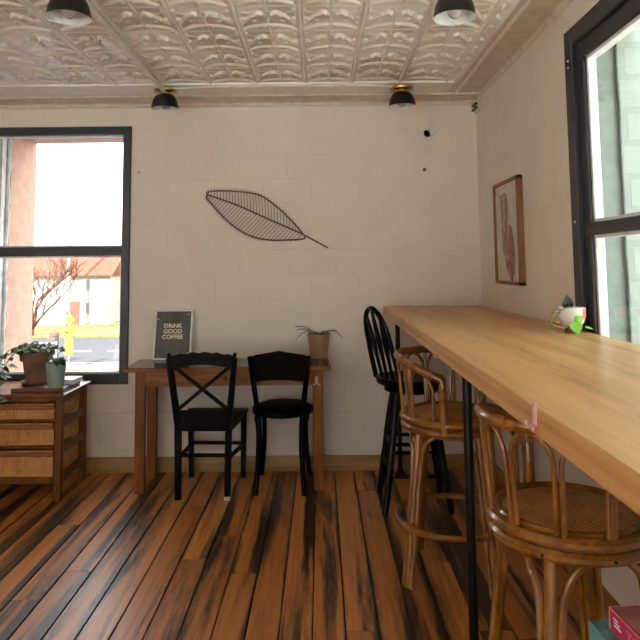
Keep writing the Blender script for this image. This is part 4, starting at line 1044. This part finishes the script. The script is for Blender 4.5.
# ------------------------------------------------------------------ cup planter on the counter
def cup():
    t = thing('cup_planter', 'white cup with pink and green glaze by the right window on the counter', 'cup', (1.066, 2.75, 1.125))
    b = MB(); b.lathe([(0, 0), (.034, 0), (.036, .004), (.030, .03), (.0, .03)], n=24, cap=False); b.build('foot', M_terra, t)
    b = MB(); b.lathe([(0, .028), (.036, .028), (.052, .045), (.060, .075), (.062, .118), (.058, .118), (.054, .07), (.04, .045), (0, .04)], n=36, cap=False); b.build('cup', M_cup, t)
    def patch(a0, a1, z0, z1, mat, name):
        b = MB()
        def f(u, w_):
            a = R(a0+(a1-a0)*u); z = z0+(z1-z0)*w_; r = .0606+(.0015*(z-.08)/.04 if z > .075 else -(.075-z)*.26)+.0012
            k = 1+.12*math.sin(u*9+w_*5)
            return (r*math.cos(a), r*math.sin(a), z*1.0+.002*k)
        b.grid(f, 10, 8); b.build(name, mat, t)
    patch(-62, -15, .062, .112, M_flower, 'pink_glaze'); patch(-100, -62, .050, .08, M_lime, 'green_glaze')
    b = MB(); b.tube(spline([(-.058, -.01, .095), (-.085, -.014, .098), (-.098, -.016, .075), (-.085, -.014, .05), (-.052, -.01, .046)], 6), .0055, 8); b.build('handle', M_brass, t)
    b = MB(); b.lathe([(0, .10), (.055, .10), (.055, .106), (0, .11)], n=24, cap=False); b.build('soil', M_soil, t)
    b = MB(); leafshape(b, (-.02, 0, .105), (-.05, -.15, 1), (0, -1, 0), .075, .055, droop=.05); b.build('dark_leaf', M_shade, t)
    b = MB(); b.tube(spline([(.0, -.02, .108), (-.035, -.06, .122), (-.10, -.07, .095), (-.125, -.07, .055), (-.10, -.075, .035), (-.055, -.085, .03)], 6), .0025, 6); b.build('stem', M_leafv, t)
    b = MB(); leafshape(b, (-.025, -.082, .060), (.30, -.2, -1), (0, -1, .1), .066, .058, droop=-.05); leafshape(b, (.03, -.07, .03), (1, -.3, -.1), (0, -.5, 1), .04, .02, droop=.2)
    b.build('lime_foliage', M_lime, t)
    t.scale = (.9, .9, .9)
cup()

# ------------------------------------------------------------------ boxes at lower right, on a small round stand
def boxes():
    zt = .785
    t = thing('round_stand', 'small dark round wooden stand under the crimson and teal boxes', 'stand', (.58, .98, 0))
    b = MB(); b.lathe([(0, zt-.02), (.10, zt-.02), (.105, zt-.01), (.10, zt), (0, zt)], n=28, cap=False); b.build('stand_top', M_cabx, t)
    for k in range(3):
        a = 2*PI*k/3+.3; b = MB(); b.tube([(.06*math.cos(a), .06*math.sin(a), zt-.02), (.13*math.cos(a), .13*math.sin(a), 0)], .013, 10); b.build('leg', M_cab, t)
    t = thing('teal_book', 'teal cloth book lying under the crimson box, bottom right corner', 'book', (.446, 1.132, zt), R(3))
    b = MB(); b.box((.004, -.26, .003), (.22, -.004, .034)); b.build('pages', M_paper, t, smooth=0)
    b = MB(); b.box((0, -.264, 0), (.224, 0, .003), .001); b.box((0, -.264, .034), (.224, 0, .037), .001); b.box((-.002, -.264, 0), (.003, 0, .037), .001); b.box((0, -.003, 0), (.224, .001, .037), .001); b.build('cover', M_tealbook, t)
    t = thing('crimson_box', 'crimson game box with worn pale edges in the bottom right corner', 'box', (.467, 1.10, zt+.037), R(4))
    x0, x1, y0, y1, h = 0, .26, -.26, 0, .036
    b = MB(); b.box((x0, y0, 0), (x1, y1, h), .001); b.build('carton', M_pinkbox, t)
    b = MB(); b.box((x0+.004, y0+.004, h-.0004), (x1-.004, y1-.004, h+.0005)); b.build('lid_print', M_pinktop, t, smooth=0)
    b = MB()
    for p, q in (((x0, y0, h), (x0, y1, h)), ((x0, y1, h), (x1, y1, h)), ((x0, y1, 0.002), (x0, y1, h))): b.tube([p, q], .0011, 6)
    b.build('worn_edge', M_pinkedge, t)
    b = MB()
    for k in range(3): b.box((x0-.0006, y1-.034+.004*k, .014+.005*k), (x0+.0004, y1-.014+.001*k, .0165+.005*k))
    b.build('stripe_mark', M_white, t, smooth=0)
    text_part('TG', 'lettering', .026, M_pinkedge, t, Matrix.Translation((x0-.0006, y1-.068, h*.5)) @ Matrix(((0, 0, -1, 0), (-1, 0, 0, 0), (0, 1, 0, 0), (0, 0, 0, 1))), .0006)
boxes()

# ------------------------------------------------------------------ outside the back window
GZ = -3.5
M_walk = plain('pale_pavement', (84, 88, 96), .9, bump=.1, scale=2)
M_road = plain('grey_asphalt', (42, 42, 46), .9, bump=.1, scale=3)
M_grass = plain('dry_lawn', (96, 82, 36), .95, var=.2, bump=.2, scale=3)
M_line = plain('road_paint', (150, 152, 156), .8)
M_siding = stripes('white_siding', (150, 140, 126), (164, 154, 140), 8, 'Z', .8)
M_roof = plain('red_shingle', (104, 46, 26), .9, var=.2, scale=4)
M_brk = brick('red_brick', (112, 46, 26), (100, 40, 22), (120, 80, 60))
M_bark = plain('bare_bark', (72, 42, 22), .9)
M_sign = NT('fluorescent_yellow_green'); M_sign.P(Base_Color=(.55, .75, .01, 1), Roughness=.5); M_sign = M_sign.mat
M_olive = plain('faded_olive', (84, 84, 36), .8)
M_pole = plain('grey_pole', (120, 112, 100), .8)
M_wirem = plain('black_wire', (60, 52, 48), .7)
M_win = plain('dark_pane', (104, 100, 98), .4)
M_bounce = plain('pale_bounce_concrete', (226, 223, 216), .9)
M_skyblock = plain('grey_sky_block', (120, 122, 126), .8)
def outside():
    b = MB(); b.box((-70, -30, GZ-.3), (60, 27.6, GZ)); struct(b.build('sidewalk', M_walk, smooth=0))
    b = MB(); b.box((-70, 33.2, GZ-.3), (60, 46.5, GZ-.1)); struct(b.build('street', M_road, smooth=0))
    b = MB(); b.box((-70, 28.6, GZ-.3), (60, 31.8, GZ-.02)); b.box((-70, 46.5, GZ-.3), (60, 120, GZ+.02)); struct(b.build('lawn', M_grass, smooth=0))
    b = MB(); b.box((-70, 27.6, GZ-.3), (60, 28.6, GZ)); b.box((-70, 31.8, GZ-.3), (60, 33.2, GZ-.02)); struct(b.build('kerb', M_walk, smooth=0))
    b = MB()
    for k in range(14): b.box((-40+3.4*k, 38.8, GZ-.1), (-37.6+3.4*k, 39.1, GZ-.092))
    b.box((-70, 34.2, GZ-.1), (60, 34.4, GZ-.092)); struct(b.build('road_marking', M_line, smooth=0))
    # white house
    t = thing('white_house', 'white sided house with a red roof seen across the street through the left window', 'house', (-20.0, 56, GZ))
    b = MB(); b.box((-5.6, 0, 0), (1.7, 7, 4.3)); b.build('wall', M_siding, t, smooth=0)
    b = MB(); b.prism([(-.5, 4.2), (7.5, 4.2), (3.5, 6.4)], -6.0, 2.0, 'x'); b.build('roof', M_roof, t, smooth=0)
    for x in (-4.6, -2.6, -.6, .7):
        for z in (.9, 2.9):
            b = MB(); b.box((x, -.06, z), (x+.9, .02, z+1.0)); w = b.build('window', M_siding, t, smooth=0)
            b = MB(); b.box((x+.08, -.08, z+.08), (x+.82, -.03, z+.92)); b.build('pane', M_win, w, smooth=0)
    b = MB(); b.box((-1.7, -.06, 0), (-.9, .02, 2.0)); b.build('door', M_brk, t, smooth=0)
    t = thing('brick_building', 'red brick building across the street at the right of the left window', 'building', (-19.5, 65, GZ))
    b = MB(); b.box((-.9, 0, 0), (5, 8, 5.2)); b.build('wall', M_brk, t, smooth=0)
    b = MB(); b.box((-1.0, -.1, 5.2), (5.2, 8, 5.5)); b.build('parapet', M_siding, t, smooth=0)
    for x in (-.4, 1.4, 3.2):
        b = MB(); b.box((x, -.05, 1.2), (x+.9, .03, 3.0)); b.build('window', M_win, t, smooth=0)
    t = thing('brick_house', 'red roofed brick house behind the bare tree, across the street', 'house', (-33.0, 64, GZ))
    b = MB(); b.box((-6, 0, 0), (4.6, 8, 4.6)); b.build('wall', M_brk, t, smooth=0)
    b = MB(); b.prism([(-.5, 4.5), (8.5, 4.5), (4, 7)], -6.5, 5, 'x'); b.build('roof', M_roof, t, smooth=0)
    # bare tree
    rnd = random.Random(5)
    t = thing('bare_tree', 'bare branching tree on the lawn across the street, at the left of the window', 'tree', (-20.9, 46.8, GZ))
    tr = MB(); br = MB()
    def grow(mb, p, d, ln, r, lv):
        q = [Vector(p)]
        for k in range(4): d = (d+Vector((rnd.uniform(-.2, .2), rnd.uniform(-.2, .2), rnd.uniform(-.05, .15)))).normalized(); q.append(q[-1]+d*ln/4)
        mb.tube(q, [r*(1-.12*k) for k in range(5)], 6)
        if lv < 5:
            for k in range(3):
                i = rnd.choice((2, 3, 4)); nd = (d+Vector((rnd.uniform(-.9, .9), rnd.uniform(-.9, .9), rnd.uniform(-.1, .5)))).normalized()
                grow(br, q[i], nd, ln*.68, r*.62, lv+1)
    grow(tr, (0, 0, 0), Vector((0, 0, 1)), 2.6, .17, 0)
    for q in ((-.5, 0, .6), (.5, 0, .65), (-.25, .5, .9), (.3, -.4, .9)): grow(br, (0, 0, .5), Vector(q), 2.4, .11, 1)
    tr.build('trunk', M_bark, t); br.build('branches', M_bark, t)
    t = thing('utility_pole', 'pale utility pole across the street behind the yellow sign', 'pole', (-20.8, 53.2, GZ))
    b = MB(); b.tube([(0, 0, 0), (0, 0, 11)], [.19, .14], 12); b.build('post', M_pole, t)
    b = MB(); b.box((-1.1, -.06, 9.9), (1.1, .06, 10.05)); b.build('crossarm', M_pole, t)
    b = MB()
    b.tube([(-70+8*k, 47.2-.35*k*0, GZ+6.8+.010*(k-4)**2-.14*k) for k in range(14)], .025, 5)
    tag(b.build('power_line', M_wirem), 'thin power line crossing in front of the white house', 'wire')
    # pedestrian crossing sign
    t = thing('crossing_sign', 'fluorescent yellow pedestrian crossing sign with arrow plate outside the left window', 'sign', (-12.6, 32.4, GZ))
    b = MB(); b.tube([(0, .04, 0), (0, .04, 2.6)], .035, 8); b.build('post', M_pole, t)
    b = MB(); b.prism([(0, 2.03), (.27, 2.30), (0, 2.57), (-.27, 2.30)], -.01, .01, 'y'); p = b.build('diamond_plate', M_sign, t, smooth=0)
    b = MB(); b.lathe([(0, -.05), (.04, -.03), (.05, 0), (.04, .03), (0, .05)], c=(0, 0, 0), n=10, M=Matrix.Translation((.01, -.014, 2.42)) @ Matrix.Scale(.1, 4, (0, 1, 0)), cap=False)
    for a, c in (((0, 2.37), (0, 2.26)), ((0, 2.26), (.06, 2.15)), ((0, 2.26), (-.06, 2.16)), ((0, 2.35), (.06, 2.28)), ((0, 2.35), (-.06, 2.28))):
        b.bar((a[0], -.013, a[1]), (c[0], -.013, c[1]), .035, .004, up=(0, 1, 0))
    b.build('walker_symbol', M_black, p, smooth=0)
    b = MB(); b.box((-.35, -.01, 1.56), (.35, .01, 1.98)); p = b.build('arrow_plate', M_sign, t, smooth=0)
    b = MB(); b.bar((.16, -.013, 1.89), (-.10, -.013, 1.69), .05, .004, up=(0, 1, 0)); b.prism([(-.17, 1.64), (-.14, 1.79), (-.02, 1.64)], -.015, -.011, 'y'); b.build('arrow_symbol', M_black, p, smooth=0)
    b = MB(); b.box((-.22, -.01, .55), (.22, .01, 1.40)); b.build('lower_plate', M_olive, t, smooth=0)
    # pale wire panel fence
    t = thing('wire_fence', 'pale wire grid panel standing left of the yellow crossing sign', 'fence', (-13.7, 31.0, GZ-.02))
    b = MB()
    for k in range(6): b.tube([(-1.0+.4*k, 0, 0), (-1.0+.4*k, 0, 1.35)], .022, 6)
    for k in range(5): b.tube([(-1.0, 0, .1+.31*k), (1.0, 0, .1+.31*k)], .022, 6)
    b.build('grid', M_line, t)
    b = MB()
    b.tube([(-1.05, 0, 0), (-1.05, 0, 1.42)], .04, 8); b.tube([(1.05, 0, 0), (1.05, 0, 1.42)], .04, 8); b.build('post', M_line, t)
    t = thing('street_bin', 'dark bin on the kerb just left of the yellow sign', 'bin', (-14.0, 34.0, GZ-.1))
    b = MB(); b.lathe([(0, 0), (.2, 0), (.24, 1.45), (.26, 1.47), (0, 1.47)], n=18, cap=False); b.build('body', M_binlid, t)
    b = MB(); b.lathe([(.26, 1.47), (.24, 1.6), (.1, 1.7), (0, 1.72)], n=18, cap=False); b.build('lid', M_brk, t)
outside()
b = MB(); b.box((-30, -26, -.4), (20, -18.5, 5.4)); struct(b.build('sky_block_opposite', plain('pale_sky_block_front', (206, 208, 208), .9), smooth=0))  # unseen block added to hide horizon sky from the lower back wall
# unseen awning added to keep sky light off the back wall
b = MB(); b.prism([(YF-.305, 2.62), (YF-2.6, 2.46), (YF-2.6, 2.42), (YF-.305, 2.56)], -3.9, 1.1, 'x'); struct(b.build('sky_block_awning', M_skyblock, smooth=0))
# unseen pale ground added to bounce sunlight up onto the ceiling
b = MB(); b.box((-22, -18.4, -.3), (9, YF-.36, -.12)); b.box((-22, YF-.36, -.3), (XL-.36, YB, -.12)); b.box((XR+TH+.02, YF-.36, -.3), (3.38, SY1-.1, -.12)); struct(b.build('bounce_terrace', M_bounce, smooth=0))

# ------------------------------------------------------------------ light
w = bpy.data.worlds.new('daylight'); sc.world = w; w.use_nodes = True
nt = w.node_tree; bg = nt.nodes['Background']
bg.inputs['Color'].default_value = (.89, .95, 1.0, 1); bg.inputs['Strength'].default_value = 1.6
sun = bpy.data.lights.new('sun', 'SUN'); sun.energy = 7.5; sun.angle = R(.6); sun.color = (1, .96, .91)
so = bpy.data.objects.new('sun', sun); COL.objects.link(so)
so.rotation_euler = Vector((.22, 1.0, -.80)).to_track_quat('-Z', 'Y').to_euler()
def portal(c, sx, sy, rot):
    l = bpy.data.lights.new('window_portal', 'AREA'); l.shape = 'RECTANGLE'; l.size = sx; l.size_y = sy; l.cycles.is_portal = True
    o = bpy.data.objects.new('window_portal', l); COL.objects.link(o); o.location = c; o.rotation_euler = rot
portal(((WX0+WX1)/2, YB+.56, (WZ0+WZ1)/2), 1.4, 2.0, (-PI/2, 0, 0))
portal((XR+.32, (SY0+SY1)/2, (SZ0+SZ1)/2), SZ1-SZ0, SY1-SY0, (0, PI/2, 0))
portal((-1.55, YF-.34, 1.30), 4.9, 2.3, (PI/2, 0, 0))
for a, c in ((-2.2, -.6),): portal((XL-.34, (a+c)/2, 1.52), 1.85, c-a, (0, -PI/2, 0))

# ------------------------------------------------------------------ camera
cam = bpy.data.cameras.new('camera'); co = bpy.data.objects.new('camera', cam); COL.objects.link(co); sc.camera = co
cam.sensor_width = 36; cam.sensor_fit = 'HORIZONTAL'; cam.lens = 36; cam.shift_y = -111/640; cam.clip_end = 400; cam.clip_start = .05
co.matrix_world = Matrix.Translation((0, 0, 1.42)) @ Matrix.Rotation(R(95), 4, 'X') @ Matrix.Rotation(R(-.55), 4, 'Z')
vs = sc.view_settings; vs.view_transform = 'Standard'; vs.look = 'None'; vs.gamma = 1; vs.use_curve_mapping = False
vs.exposure = 2.02
sc.cycles.use_denoising = True
sc.cycles.max_bounces = 10; sc.cycles.diffuse_bounces = 6; sc.cycles.glossy_bounces = 4; sc.cycles.transparent_max_bounces = 12
sc.cycles.caustics_reflective = False; sc.cycles.caustics_refractive = False; sc.cycles.sample_clamp_indirect = 6
